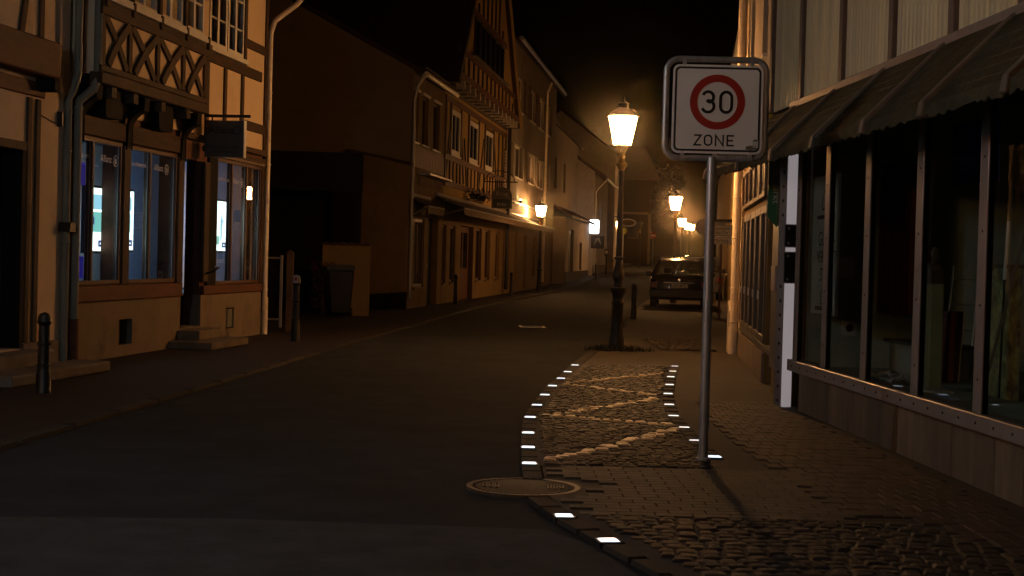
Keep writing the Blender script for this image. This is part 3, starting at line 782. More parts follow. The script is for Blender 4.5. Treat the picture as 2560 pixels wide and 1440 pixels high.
for wn_, x, body, sz in ((w1, .27, 'Sascha Kotzorek', .085), (w1, 1.0, 'Allianz', .12), (w2, 1.98, 'Sascha Kotzorek', .085), (w2, 2.70, 'Allianz', .12), (w3, 5.29, 'Sascha Kotzorek', .082), (w3, 5.90, 'Allianz', .12)):
    text('window_lettering', body, sz, m_etch, wn_, (x, .036, 2.405), ext=.0008)
    if body == 'Allianz': 
        MB().ring((x + .29, 2.40), .058, .07, .035, 32).build('round_emblem', m_etch, wn_)
        g = MB()
        for dx, hh in ((-.022, .04), (0, .05), (.022, .04)): g.box(x + .29 + dx - .007, x + .29 + dx + .007, .035, .037, 2.40 - .035, 2.40 - .035 + hh + .02)
        g.build('emblem_bars', m_etch, wn_)
# room behind the shop windows
rm = MB(); rm.box(.02, 7.15, 2.9, 3.0, .72, 2.9); rm.box(.26, 7.15, .27, 2.9, .70, .72); rm.box(.26, 7.15, .27, 2.9, 2.80, 2.82); rm.box(.205, .255, .27, 2.9, .72, 2.8); rm.box(3.38, 3.46, .27, 2.9, .72, 2.8); rm.box(6.93, 6.98, .27, 2.9, .72, 2.8)
rm.build('room_lining', m_room, h1)
cur = MB(); 
for k in range(30): cur.prism([(2.2 + .055 * k, .95), (2.2 + .055 * k + .03, .99), (2.2 + .055 * (k + 1), .95), (2.2 + .055 * (k + 1), .96), (2.2 + .055 * k + .03, 1.0), (2.2 + .055 * k, .96)], .75, 2.7, 'z')
for a, b_ in ((.30, 2.15), (5.0, 6.85)):
    k = 0
    while a + .09 * k < b_:
        MB().box(a + .09 * k, a + .09 * k + .078, 1.05 + .012 * (k % 2), 1.056 + .012 * (k % 2), .76, 2.72).build('vertical_blind', m_white, h1); k += 1
cur.build('curtain', M('curtain_beige', (.33, .25, .18), .9, .15, 4), h1)
MB().box(.0, .04, .0, .04, 0, .01)
def screen(x0, x1, z0, z1, label, y=.27, mode=0):
    t = thing('window_screen', label, 'screen', (0, 0, 0), 0, 'lit advertising screens in the office windows')
    t.matrix_world = h1_m @ Matrix.Translation((0, y, 0))
    MB().box(x0 - .03, x1 + .03, .012, .075, z0 - .03, z1 + .03).build('casing', m_trim, t)
    d = MB().box(x0, x1, .0, .012, z0, z1).build('display', m_screen, t)
    w_, h_ = x1 - x0, z1 - z0
    if mode != 2:
        MB().prism(rounded(x0 + .10 * w_, x0 + .80 * w_, z0 + .30 * h_, z0 + .62 * h_, .02), -.002, -.0008).build('picture_green', m_screen_teal, d)
        MB().prism(rounded(x0 + .2 * w_, x0 + .85 * w_, z0 + .66 * h_, z0 + .9 * h_, .03), -.002, -.0008).build('picture_sky', m_screen_sky, d)
        MB().prism(rounded(x0 + .08 * w_, x0 + .34 * w_, z0 + .42 * h_, z0 + .54 * h_, .02), -.0034, -.0022).build('picture_figure', m_screen_blue, d)
    else:
        MB().prism([(x0 + .45 * w_, z0 + .2 * h_), (x0 + .56 * w_, z0 + .2 * h_), (x0 + .62 * w_, z0 + .55 * h_), (x0 + .75 * w_, z0 + .6 * h_), (x0 + .6 * w_, z0 + .66 * h_), (x0 + .58 * w_, z0 + .74 * h_), (x0 + .5 * w_, z0 + .74 * h_), (x0 + .44 * w_, z0 + .6 * h_)], -.002, -.0008).build('picture_figure', m_screen_sky, d)
        MB().prism(rounded(x0 + .05 * w_, x0 + .4 * w_, z0 + .12 * h_, z0 + .3 * h_, .02), -.002, -.0008).build('picture_green', m_screen_teal, d)
    lg = MB().box(x1 - .36 * w_ - .03, x1 - .03, -.002, -.0008, z0 + .05, z0 + .13).build('logo_block', m_screen_blue, d)
    text('logo_lettering', 'Allianz', .035, m_screen, lg, (x1 - .18 * w_ - .03, -.0032, z0 + .09), ext=.0004)
    MB().box(x0, x1, .0752, .080, z0, z1).build('rear_fill', m_rear_fill, t)  # glowing back added to throw bluish light into the room
    return t
h1_m = Matrix.Translation((-4.951, 16.596, 0)) @ Matrix.Rotation(RZL, 4, 'Z')
screen(1.06, 1.58, 1.31, 2.07, 'bright portrait screen with green picture in the leftmost office window')
screen(1.98, 2.47, 1.33, 2.08, 'bright portrait screen at the left edge of the middle office window', mode=1)
screen(5.66, 6.22, 1.35, 2.10, 'bright portrait screen with a standing figure in the office window right of the door', mode=2)
dp = thing('window_display', 'dark blue display panel with glowing edge in the leftmost office window', 'display', (0, 0, 0)); dp.matrix_world = h1_m
MB().box(.62, 1.02, .30, .34, 2.09, 2.36).build('upper_panel', m_blue, dp); MB().box(.62, 1.02, .30, .34, .98, 1.24).build('lower_panel', m_blue, dp)
MB().box(.80, .92, .33, .36, 1.24, 2.09).build('glow_panel', m_blue_glow, dp); MB().box(.66, .76, .33, .36, 1.24, 2.09).build('dark_panel', m_trim, dp)
MB().box(.70, .98, .36, .40, .72, .98).build('stand', m_trim, dp)
# door, steps, handrail
dr = MB().box(3.56, 4.30, .30, .35, .30, 2.45).build('door', m_timber_black, h1)
MB().box(3.62, 4.24, .285, .30, 1.2, 2.3).build('door_pane', m_pane_dark, dr); MB().box(4.19, 4.22, .25, .30, 1.15, 1.38).build('handle', m_zinc, dr)
MB().box(3.53, 4.32, .0, .35, .0, .29).build('threshold', m_stone_step, h1)
MB().tube([(4.45, -.02, 1.02), (4.40, -.16, 1.06), (4.2, -.30, 1.12), (3.9, -.33, 1.12)], .015, 8).build('handrail', m_iron, h1, True)
st_ = thing('door_steps', 'two worn stone steps before the office door', 'steps', (0, 0, 0)); st_.matrix_world = h1_m
MB().box(3.05, 4.62, -.62, -.005, .03, .13).build('step', m_stone_step, st_, bevel=.012); MB().box(3.40, 4.36, -.32, -.006, .131, .265).build('step', m_stone_step, st_, bevel=.012)
MB().prism([(3.42, .131), (3.52, .131), (3.53, .50), (3.42, .52)], -.005, .0, 'y')
# jettied bay
J0, J1, JY = 0.0, 3.52, -.28
MB().wall(J0, J1, 3.30, 6.4, [(.10, 3.42, 4.28, 5.9)], JY, .18).build('bay_wall', m_plaster, h1)
MB().box(J0, J0 + .06, JY + .181, -.002, 3.2, 6.4).build('bay_side', m_timber_black, h1); MB().box(J1 - .06, J1, JY + .181, -.002, 3.2, 6.4).build('bay_side', m_plaster, h1)
MB().box(J0 + .061, J1 - .061, JY + .181, -.002, 3.31, 3.35).build('bay_floor', m_timber_black, h1)
MB().box(J0 - .03, J1 + .02, JY - .05, JY + .10, 3.19, 3.32).build('jetty_beam', m_timber_h, h1, bevel=.012)
MB().box(J0 - .02, J1 + .01, JY - .035, JY - .001, 3.325, 3.40).build('bottom_rail', m_timber_h, h1, bevel=.01)
MB().box(J0 - .02, J1 + .01, JY - .04, JY - .001, 3.96, 4.13).build('top_rail', m_timber_h, h1, bevel=.01)
nodes = [0.06, .84, 1.73, 2.63, 3.46]
for i, x in enumerate(nodes):
    MB().box(x - .055, x + .055, JY - .03, JY - .001, 3.402, 3.958).build('stud', m_timber, h1, bevel=.008)
    MB().box(x - .035, x + .035, JY - .075, JY - .041, 4.05, 4.22).build('peg_block', m_timber, h1, bevel=.006)
for a, b_ in zip(nodes, nodes[1:]):
    # pairs of curved braces crossing in each bay
    def cv(p, q, bow, n=8): return [(p[0] + (q[0] - p[0]) * t + bow * math.sin(math.pi * t), p[1] + (q[1] - p[1]) * t) for t in [k / n for k in range(n + 1)]]
    MB().curve_bar(cv((b_ - .05, 3.95), (a + .13, 3.41), -.05), .115, JY - .044, JY - .004).build('brace', m_timber, h1, bevel=.006)
    MB().curve_bar(cv((a + .05, 3.95), (b_ - .10, 3.41), .05), .105, JY - .034, JY - .003).build('brace', m_timber, h1, bevel=.006)
# window band of the bay
MB().box(.08, 3.44, JY - .07, JY + .06, 4.135, 4.19).build('window_sill', m_white, h1, bevel=.006)
for a, b_ in ((.12, .80), (.88, 1.69), (1.77, 2.59), (2.67, 3.40)):
    mid = (a + b_) / 2
    window(h1, a, b_, 4.20, 5.88, m_white, JY - .01, .06, (mid,), (4.62, 5.05, 5.48), m_glass, False, mw=.075, dep=.06)
    MB().box(a - .02, b_ + .02, JY - .06, JY - .012, 4.192, 4.225).build('window_board', m_white, h1)
for x in (.84, 1.73, 2.63): MB().box(x - .038, x + .038, JY - .05, JY + .01, 4.20, 5.9).build('window_post', m_timber, h1)
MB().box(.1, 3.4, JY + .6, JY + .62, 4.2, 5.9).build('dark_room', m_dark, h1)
# right-hand upper wall: timbers and two windows
MB().box(3.54, 6.88, -.035, -.002, 4.02, 4.18).build('rail', m_timber_h, h1, bevel=.008)
MB().box(6.05, 7.2, -.033, -.003, 4.46, 4.60).build('rail', m_timber_h, h1, bevel=.008)
MB().box(6.06, 7.2, -.03, -.002, 3.21, 3.36).build('rail', m_timber_h, h1, bevel=.008)
MB().box(3.54, 7.2, -.05, -.002, 2.87, 2.96).build('rail', m_timber_h, h1, bevel=.008)
for x, z0, z1 in ((4.36, 2.962, 4.018), (5.14, 2.962, 4.018), (5.95, 2.962, 4.018), (6.04, 4.182, 6.3), (7.12, 2.962, 6.3)):
    MB().box(x - .06, x + .06, -.032, -.004, z0, z1).build('stud', m_timber, h1, bevel=.008)
MB().box(4.40, 6.05, -.07, .05, 4.185, 4.25).build('window_sill', m_white, h1)
for a, b_ in ((4.44, 5.20), (5.24, 6.00)):
    window(h1, a, b_, 4.26, 5.9, m_white, -.01, .07, ((a + b_) / 2,), (4.68, 5.1, 5.5), m_glass, False, mw=.09, dep=.06)
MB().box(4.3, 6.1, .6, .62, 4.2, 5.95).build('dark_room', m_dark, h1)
# carved brackets under the jetty and the blocks between them
def knee(x, w=.17):
    P = [(JY + .02, 3.19)]
    for k in range(9):
        t = k / 8; P.append((JY + .03 + (.25) * (math.sin(t * math.pi / 2)) , 3.02 - .44 * (1 - math.cos(t * math.pi / 2))))
    P += [(-.036, 2.56), (-.036, 3.19)]
    MB().prism(P, x - w / 2, x + w / 2, 'x').build('bracket', m_timber_black, h1, bevel=.01)
for x in (.10, 1.52, 3.40): knee(x)
for x in (.75, 2.42):
    P = rounded(x - .25, x + .25, 2.86, 3.185, .07)
    MB().prism(P, -.16, -.035).build('corbel_block', m_timber_black, h1)
for x in (.45, 1.1, 2.0, 2.9): MB().box(x - .07, x + .07, JY + .0, -.036, 3.07, 3.188).build('joist_end', m_timber, h1)
# pipes at both ends
pipe(h1, [(7.24, -.95, 5.95), (7.24, -.80, 5.70), (7.24, -.45, 5.30), (7.24, -.11, 5.05), (7.24, -.045, 4.85), (7.24, -.045, .62)], .042, m_pipe_cream, 'downpipe', (3.9, 2.75, .75))
MB().tube([(7.24, -.052, .62), (7.24, -.052, .0)], .05, 12).build('downpipe_foot', m_pipe_cream, h1, True)
pipe(h1, [(.02, -.26, 6.2), (.02, -.26, 3.25), (.0, -.22, 3.12), (-.06, -.08, 2.98), (-.06, -.07, 2.85), (-.06, -.07, .55)], .05, m_pipe_grey, 'downpipe', (2.9, 1.0))
MB().tube([(-.06, -.07, .55), (-.06, -.07, 0)], .06, 12).build('downpipe_foot', m_timber_red, h1, True)
# hanging sign
hs = thing('hanging_sign', 'dark square hanging sign board with faint lettering beside the office door', 'shop sign', (0, 0, 0)); hs.matrix_world = h1_m @ Matrix.Translation((4.22, 0, 0))
MB().box(-.045, .045, -.62, -.06, 2.66, 3.17).build('sign_box', M('sign_grey', (.05, .05, .046), .5, .1, 4), hs, bevel=.006)
MB().box(-.048, .048, -.632, -.621, 2.655, 3.175).build('edge_strip', m_white, hs)
MB().box(-.02, .02, -.70, -.036, 3.215, 3.255).build('bracket_bar', m_iron, hs)
for y in (-.55, -.15): MB().box(-.008, .008, y - .008, y + .008, 3.171, 3.214).build('hanger', m_iron, hs)
text('sign_lettering', 'Allianz', .135, m_sign_k, hs, (-.0465, -.30, 3.03), (R(90), 0, R(-90)), ext=.001, bold=.003)
e = MB().ring((0, 0), .05, .062, 0, 28).build('sign_emblem', m_sign_k, hs); e.rotation_euler = (0, 0, R(-90)); e.location = (-.0475, -.53, 3.03)
text('sign_small_print', 'Sascha Kotzorek', .07, m_sign_k, hs, (-.0465, -.32, 2.80), (R(90), 0, R(-90)), ext=.001)
MB().box(-.0475, -.0455, -.55, -.14, 2.725, 2.735).build('sign_rule', m_sign_k, hs)

# ------------------------------------------------------------------ neighbouring house at the left picture edge
h0 = thing('corner_house', 'half-timbered house cut by the left picture edge with a dark doorway', 'house', (-4.951, 16.596, 0), RZL)
MB().wall(-7, -.14, 0, 3.05, [(-2.2, -1.19, .28, 2.35), (-4.5, -3.0, .9, 2.3)], 0, .25).build('wall', m_plaster, h0)
MB().wall(-7, -.14, 3.051, 6.6, [(-3.4, -2.4, 4.0, 5.4)], 0, .25).build('upper_wall', m_plaster, h0)
shell(h0, -7, -.14, 0, 7.5, 6.6, m_plaster, 'side_wall', gable=9.6); gable_roof(h0, -7.1, -.1, 0, 7.5, 6.6, 9.7, .4)
MB().wall(-7, -.16, .0, .33, [(-2.2, -1.19, 0, .33)], -.035, .034).build('plinth', m_plinth, h0)
MB().box(-2.15, -1.24, .22, .27, .28, 2.33).build('door', m_timber_black, h0); MB().box(-4.45, -3.05, .15, .2, .92, 2.28).build('dark_window', m_pane_dark, h0)
for x in (-1.13, -.93): MB().box(x - .05, x + .05, -.03, -.002, .335, 2.9).build('post', m_timber, h0, bevel=.008)
MB().box(-3.0, -.80, -.035, -.003, 2.92, 3.08).build('rail', m_timber_red, h0, bevel=.01)
MB().box(-7, -.84, -.22, -.003, 3.12, 3.50).build('jetty_beam', m_timber_red, h0, bevel=.015)
MB().box(-1.0, -.86, -.22, -.004, 2.98, 3.118).build('beam_end', m_timber_black, h0, bevel=.02)
MB().bar((-1.10, 4.6), (-1.36, 3.51), .11, -.03, -.002).build('brace', m_timber, h0, bevel=.008)
MB().box(-.95, -.84, -.03, -.003, 3.502, 6.4).build('stud', m_timber, h0, bevel=.008)
MB().box(-1.27, -1.19, -.02, .2, .285, 2.34).build('door_jamb', m_timber_black, h0); MB().box(-2.2, -1.18, -.02, .2, 2.342, 2.43).build('door_head', m_timber, h0)
pipe(h0, [(-.28, -.16, 6.3), (-.28, -.16, 3.25), (-.28, -.12, 3.1), (-.27, -.05, 2.98), (-.27, -.05, .0)], .045, m_pipe_grey, 'downpipe', (2.4, 1.4))
MB().prism([(-.36, 1.52), (-.20, 1.52), (-.22, 1.62), (-.34, 1.62)], -.14, -.002).build('pipe_junction', m_iron, h0)
MB().tube([(-.9, -.012, 2.75), (-.6, -.012, 2.70), (-.3, -.012, 2.68)], .006, 6).build('cable', m_trim, h0)
MB().box(-.44, -.40, -.06, -.002, 2.66, 2.82).build('cable_clip', m_trim, h0)
s0 = thing('door_steps', 'low stone step before the dark doorway at the left picture edge', 'steps', (0, 0, 0)); s0.matrix_world = h1_m
MB().box(-2.6, -1.06, -.32, -.037, .03, .27).build('step', m_stone_step, s0, bevel=.015); MB().box(-2.9, -.62, -.75, -.321, .03, .14).build('step', m_stone_step, s0, bevel=.015)

# ------------------------------------------------------------------ left row beyond the yard
DR = (3.433, 27.261); RZR = facade_rz(DR); PR_ = (-2.566, 36.718)
LOC = (PR_[0], PR_[1], 0)
h2 = thing('gabled_house', 'tall plain gable house with brown render beyond the dark yard', 'house', LOC, RZR)
MB().wall(0, 4.55, -.1, 3.0, [(.55, 1.95, .55, 2.3), (2.45, 3.95, -.1, 2.35)], 0, .25).build('ground_floor_wall', m_yellow, h2)
MB().wall(0, 4.55, 3.001, 5.95, [(.12, .72, 4.2, 5.45), (1.25, 2.10, 4.2, 5.45), (2.80, 3.80, 4.2, 5.45)], 0, .25).build('upper_wall', m_yellow, h2)
MB().prism([(.251, -.1), (9.0, -.1), (9.0, 5.9), (4.6, 8.4), (.0, 5.95), (.0, 3.001), (.251, 3.0)], -.02, .0, 'x').build('gable_wall', m_gable, h2)
MB().box(.0, 4.5, 8.8, 9.0, -.1, 5.9).build('back_wall', m_gable, h2)
gable_roof(h2, -.08, 4.62, 0, 9.2, 5.95, 8.45, .22)
for k in range(22):
    x = .02 + k * .21
    MB().prism([(x, 5.98), (x + .19, 5.98), (x + .19, 6.03), (x + .10, 6.06), (x, 6.03)], -.30, -.10).build('eaves_tile', m_roof, h2)
MB().tube([(-.05, -.33, 5.84), (4.6, -.33, 5.84)], .075, 10).build('gutter', m_pipe_cream, h2, True)
MB().tube([(-.06, -.30, 5.86), (-.08, -.12, 5.55), (-.09, -.05, 5.2), (-.09, -.05, .3)], .045, 10).build('downpipe', m_zinc, h2, True)
for a, b_ in ((.12, .72), (1.25, 2.10), (2.80, 3.80)):
    window(h2, a, b_, 4.2, 5.45, m_sash, .08, .06, ((a + b_) / 2,), (), None, True, m_white)
    MB().box(a - .05, b_ + .05, -.05, .0, 5.46, 5.52).build('lintel', m_white, h2)
for k in range(10): MB().box(.05 + k * .44, .48 + k * .44, -.03, -.002, 3.58, 4.12).build('brown_board', m_timber_red, h2)
lw = thing('annex_wall', 'old ochre plaster side wall with tile coping below the plain gable', 'wall', LOC, RZR)
MB().prism([(-.02, -.05), (1.45, -.05), (1.45, 3.86), (1.0, 3.82), (-.02, 3.55)], -.40, -.021, 'x').build('wall_body', m_yellow_lo, lw)
MB().prism([(-.08, 3.57), (1.5, 3.88), (1.5, 3.94), (-.08, 3.64)], -.46, -.021, 'x').build('coping', m_roof, lw)
MB().prism([(-.04, -.05), (1.5, -.05), (1.5, .33), (-.04, .46)], -.45, -.401, 'x').build('dark_base', m_timber_black, lw)
yw = thing('yard_wall', 'low ochre yard wall with tile coping in front of the plain gable', 'wall', (-2.95, 31.8, 0), R(180))
MB().box(.12, 1.12, -.12, .12, -.05, 1.53).build('wall_body', m_yellow_lo, yw)
for k in range(6): MB().prism([(.10 + k * .175, 1.531), (.27 + k * .175, 1.531), (.27 + k * .175, 1.57), (.185 + k * .175, 1.60), (.10 + k * .175, 1.57)], -.17, .17).build('coping_tile', m_roof, yw)
sh = thing('yard_shed', 'black open-fronted shed in the dark yard', 'shed', (-3.42, 33.4, 0), R(6))
MB().box(-7.0, -.0, -.1, .0, 2.75, 3.62).build('fascia', m_timber_black, sh); MB().box(-7.0, -.12, .001, 2.4, 3.5, 3.6).build('roof', m_timber_black, sh)
MB().box(-7.0, -.12, 2.2, 2.3, -.05, 3.49).build('back_wall', m_timber_black, sh); MB().box(-.14, -.02, -.06, .08, -.05, 2.749).build('post', m_timber_black, sh); MB().box(-2.4, -2.26, -.06, .08, -.05, 2.749).build('post', m_timber_black, sh)
for k in range(12): MB().box(-6.9 + k * .19, -6.73 + k * .19, .08, .11, 0, 2.74).build('plank', m_timber_black, sh)
bn = thing('waste_bin', 'dark wheeled bin standing against the low yard wall', 'bin', (-3.62, 31.35, 0.02), .1)
MB().add([(-.20, -.25, .08), (.20, -.25, .08), (.20, .25, .08), (-.20, .25, .08), (-.27, -.32, .98), (.27, -.32, .98), (.27, .32, .98), (-.27, .32, .98)], [(3, 2, 1, 0), (0, 1, 5, 4), (1, 2, 6, 5), (2, 3, 7, 6), (3, 0, 4, 7), (4, 5, 6, 7)]).build('body', m_trim, bn, bevel=.02)
MB().prism(rounded(-.29, .29, .985, 1.10, .05), -.34, .34).build('lid', m_trim, bn)
for sx in (-.2, .2): MB().lathe([(.09, 0), (.09, .05)], 14).build('wheel', m_rubber, bn).matrix_local = Matrix.Translation((sx, .26, .09)) @ Matrix.Rotation(R(90), 4, 'Y')
sb = thing('bush', 'dark reddish shrub beside the low yard wall', 'shrub', (-3.95, 31.3, .02))
q = random.Random(8); m = MB()
for k in range(520):
    a = q.uniform(0, 6.28); rr = .34 * math.sqrt(q.random()); zz = q.uniform(.15, 1.15); x, y_ = rr * math.cos(a), rr * math.sin(a); s_ = q.uniform(.02, .045); b_ = q.uniform(0, 6.3)
    m.add([(x, y_, zz), (x + s_ * math.cos(b_), y_ + s_ * math.sin(b_), zz + q.uniform(-.03, .04)), (x + s_ * math.cos(b_ + 1.3), y_ + s_ * math.sin(b_ + 1.3), zz + .03)], [(0, 1, 2)])
m.build('foliage', M('red_leaves', (.09, .02, .015), .6, .4, 4, rand=.4), sb)
m = MB()
for k in range(5): m.tube([(q.uniform(-.05, .05), q.uniform(-.05, .05), 0), (q.uniform(-.2, .2), q.uniform(-.2, .2), .9)], .008, 5)
m.build('stems', m_bark, sb, kind='stuff')
gt = thing('yard_gate', 'narrow dark metal gate leaf beside the cream downpipe', 'gate', (-3.80, 24.6, 0), R(172))
MB().box(.02, .06, -.02, .02, .1, 1.30).build('stile', m_zinc, gt); MB().box(.30, .325, -.02, .02, .2, 1.28).build('stile', m_zinc, gt)
MB().box(.06, .30, -.015, .015, 1.24, 1.27).build('rail', m_zinc, gt); MB().box(.06, .30, -.015, .015, .22, .25).build('rail', m_zinc, gt); MB().box(.06, .30, -.005, .005, .251, 1.239).build('sheet', m_timber_black, gt)
gp = thing('gate_post', 'square weathered timber gate post at the dark yard entrance', 'post', (-3.72, 24.75, 0), .1)
MB().box(-.06, .06, -.05, .05, -.02, 1.34).build('shaft', m_timber, gp, bevel=.008); MB().prism([(-.07, 1.341), (.07, 1.341), (0, 1.40)], -.06, .06).build('post_cap', m_timber, gp)

# restaurant ground floor trim on the gabled house
window(h2, .55, 1.95, .55, 2.3, m_sash, .05, .08, (1.25,), (), m_glass, True, m_stone_step)
cv_ = MB()
for k in range(9): cv_.prism([(.65 + .045 * k, .19), (.672 + .045 * k, .215), (.695 + .045 * k, .19), (.672 + .045 * k, .225)], .65, 2.2, 'z')
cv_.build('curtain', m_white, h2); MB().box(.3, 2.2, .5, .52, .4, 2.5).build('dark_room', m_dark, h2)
dd = MB().box(2.5, 3.9, .18, .23, -.02, 2.33).build('door', m_timber_black, h2); MB().box(3.1, 3.3, .15, .18, 1.0, 1.15).build('handle', m_zinc, dd)
MB().box(.8, 4.25, -.32, -.003, 3.40, 3.46).build('shelf_roof', m_zinc, h2, bevel=.01); 
for k in range(16): MB().box(.9 + k * .205, 1.0 + k * .205, -.06, -.003, 3.16, 3.385).build('fascia_slat', m_valance, h2)

# timber-framed gable restaurant
h3 = thing('timber_gable_house', 'steep-gabled half-timbered restaurant house in the middle distance', 'house', LOC, RZR)
A, B = 4.6, 17.6
MB().wall(A, B, -.3, 3.1, [(4.25 + .45, 5.35, .6, 2.25), (6.0, 6.9, .6, 2.25), (7.9, 10.4, -.3, 2.3), (10.9, 12.2, .6, 2.3), (13.0, 14.2, .6, 2.3), (15.6, 16.6, .6, 2.3)], 0, .25).build('ground_floor_wall', m_yellow, h3)
gx = [5.65, 7.2, 8.95, 10.75, 12.4, 14.15]
MB().wall(A, B, 3.101, 6.1, [(gx[0], gx[1], 4.28, 5.58), (gx[2], gx[3], 4.28, 5.62), (gx[4], gx[5], 4.32, 5.70)], 0, .25).build('upper_wall', m_infill, h3)
MB().prism([(A, 6.3), (B + .3, 6.3), (11.0, 13.2)], -.30, .0).build('gable_wall', m_infill, h3)
MB().box(A, B, -.22, -.001, 6.101, 6.299).build('jetty_floor', m_timber_black, h3)
MB().box(A + .1, B - .1, 8.5, 8.7, -.3, 6.3).build('back_wall', m_gable, h3)
MB().prism([(A - .3, 6.15), (11.0, 13.45), (B + .75, 6.15), (B + .95, 6.15), (11.0, 13.75), (A - .5, 6.15)], -.42, 8.7).build('roof', m_roof, h3)
MB().bar((11.0, 13.45), (B + .95, 6.2), .34, -.47, -.421).build('verge_board', m_infill, h3); MB().bar((11.0, 13.45), (A - .4, 6.2), .2, -.47, -.421).build('verge_board', m_timber, h3)
for i in range(3):
    a, b_ = gx[2 * i], gx[2 * i + 1]
    window(h3, a, b_, 4.29, 5.57, m_white, -.02, .14, ((a + b_) / 2,), (), None, True, m_white, dep=.07)
MB().box(A, B, -.05, -.002, 6.0, 6.1).build('rail', m_timber_h, h3)
for z in (3.42, 4.16, 5.80): MB().box(A, B, -.04, -.003, z - .08, z + .08).build('rail', m_timber_red, h3)
for x in (4.72, 5.52, 7.33, 8.82, 10.9, 12.27, 14.3, 15.6, 16.6, 17.5): MB().box(x - .09, x + .09, -.036, -.003, 3.501, 5.719).build('stud', m_timber, h3)
for x in (6.1, 6.75, 9.5, 10.2, 13.0, 13.6, 15.0, 16.1): MB().box(x - .06, x + .06, -.035, -.004, 3.502, 4.079).build('short_stud', m_timber, h3)
for p, q_ in (((4.85, 3.55), (5.4, 4.9)), ((7.5, 4.9), (8.0, 3.55)), ((8.6, 3.55), (8.0, 4.9)), ((11.1, 3.55), (12.0, 5.2)), ((14.5, 5.2), (15.4, 3.55)), ((16.75, 3.55), (17.3, 5.3))): MB().bar(p, q_, .13, -.033, -.005).build('brace', m_timber, h3)
for k in range(13):
    x = A + .5 + k * 1.0; MB().prism(rounded(x - .12, x + .12, 6.08, 6.30, .04), -.46, -.051).build('joist_end', m_pale_wall, h3)
MB().box(A, B + .3, -.44, -.301, 6.302, 6.52).build('gable_beam', m_timber_red, h3); MB().box(A + .2, B, -.36, -.301, 7.12, 7.26).build('gable_rail', m_timber_red, h3)
MB().box(7.0, 14.6, -.36, -.301, 8.55, 8.72).build('gable_rail', m_timber_red, h3)
for k in range(13):
    x = A + 1.1 + k * .92; zt = 7.119 if 5.6 < x < 16.6 else 6.9
    MB().box(x - .07, x + .07, -.345, -.301, 6.521, zt).build('gable_stud', m_timber, h3)
for x in (8.3, 9.2, 10.1, 11.0, 11.9, 12.8, 13.7): MB().box(x - .06, x + .06, -.345, -.301, 8.721, 8.721 + max(.3, 3.2 - abs(x - 11) * 1.1)).build('gable_stud', m_timber, h3)
for k in range(6): 
    a = 7.5 + k * 1.1; window(h3, a, a + .95, 7.32, 8.5, m_sash_dark, -.36, .06, (), (), None, False, dep=.05)
MB().box(6.9, 14.7, -.48, -.302, 7.262, 7.30).build('window_ledge', m_timber, h3)
# ground floor windows and doors of the restaurant
for a, b_, z0, z1, mx_ in ((4.7, 5.35, .6, 2.25, ()), (6.0, 6.9, .6, 2.25, ()), (10.9, 12.2, .6, 2.3, (11.55,)), (13.0, 14.2, .6, 2.3, (13.6,)), (15.6, 16.6, .6, 2.3, (16.1,))):
    window(h3, a, b_, z0, z1, m_sash, .08, .08, mx_, (), None, True, m_stone_step)
d3 = MB().box(7.95, 10.35, .15, .22, -.05, 2.29).build('door', m_timber_red, h3); MB().box(8.3, 9.0, .13, .15, 1.0, 2.1).build('door_pane', m_pane_dark, d3); MB().box(9.3, 10.0, .13, .15, 1.0, 2.1).build('door_pane', m_pane_dark, d3)
for a, b_ in ((4.6, 6.3), (6.35, 8.6)): MB().box(a, b_, -.05, -.003, 2.70, 3.08).build('name_board', m_yellow if a < 5 else m_timber_red, h3)
MB().box(9.0, 12.0, -.05, -.003, 2.70, 3.16).build('name_board', m_yellow, h3)
# shutter and pipe at its far end
for k in range(15): MB().box(17.0, 17.5, -.075, -.04, 3.55 + k * .115, 3.63 + k * .115).build('shutter_slat', m_pale_wall, h3)
MB().tube([(17.75, -.12, 6.2), (17.75, -.12, .2)], .07, 8).build('downpipe', m_iron, h3, True)
# flower baskets under the jetty
for i, x in enumerate((8.6, 10.0, 14.6, 15.6)):
    t = thing('flower_basket', 'dark flower basket hanging from the restaurant beam, %s from the left' % ORD[i], 'flower basket', (0, 0, 0), 0, 'flower baskets on the restaurant front')
    t.matrix_world = Matrix.Translation(LOC) @ Matrix.Rotation(RZR, 4, 'Z') @ Matrix.Translation((x, -.28, 3.28))
    MB().lathe([(.10, -.16), (.2, -.02), (.21, 0)], 10).build('pot', m_trim, t, True); m = MB()
    for k in range(160):
        a = q.uniform(0, 6.28); rr = .3 * math.sqrt(q.random()); zz = q.uniform(-.2, .18); s_ = .05; b_ = q.uniform(0, 6.3); px_, py_ = rr * math.cos(a), rr * math.sin(a)
        m.add([(px_, py_, zz), (px_ + s_ * math.cos(b_), py_ + s_ * math.sin(b_), zz + .03), (px_ + s_ * math.cos(b_ + 1.2), py_ + s_ * math.sin(b_ + 1.2), zz - .02)], [(0, 1, 2)])
    m.build('leaves', m_leaf, t)
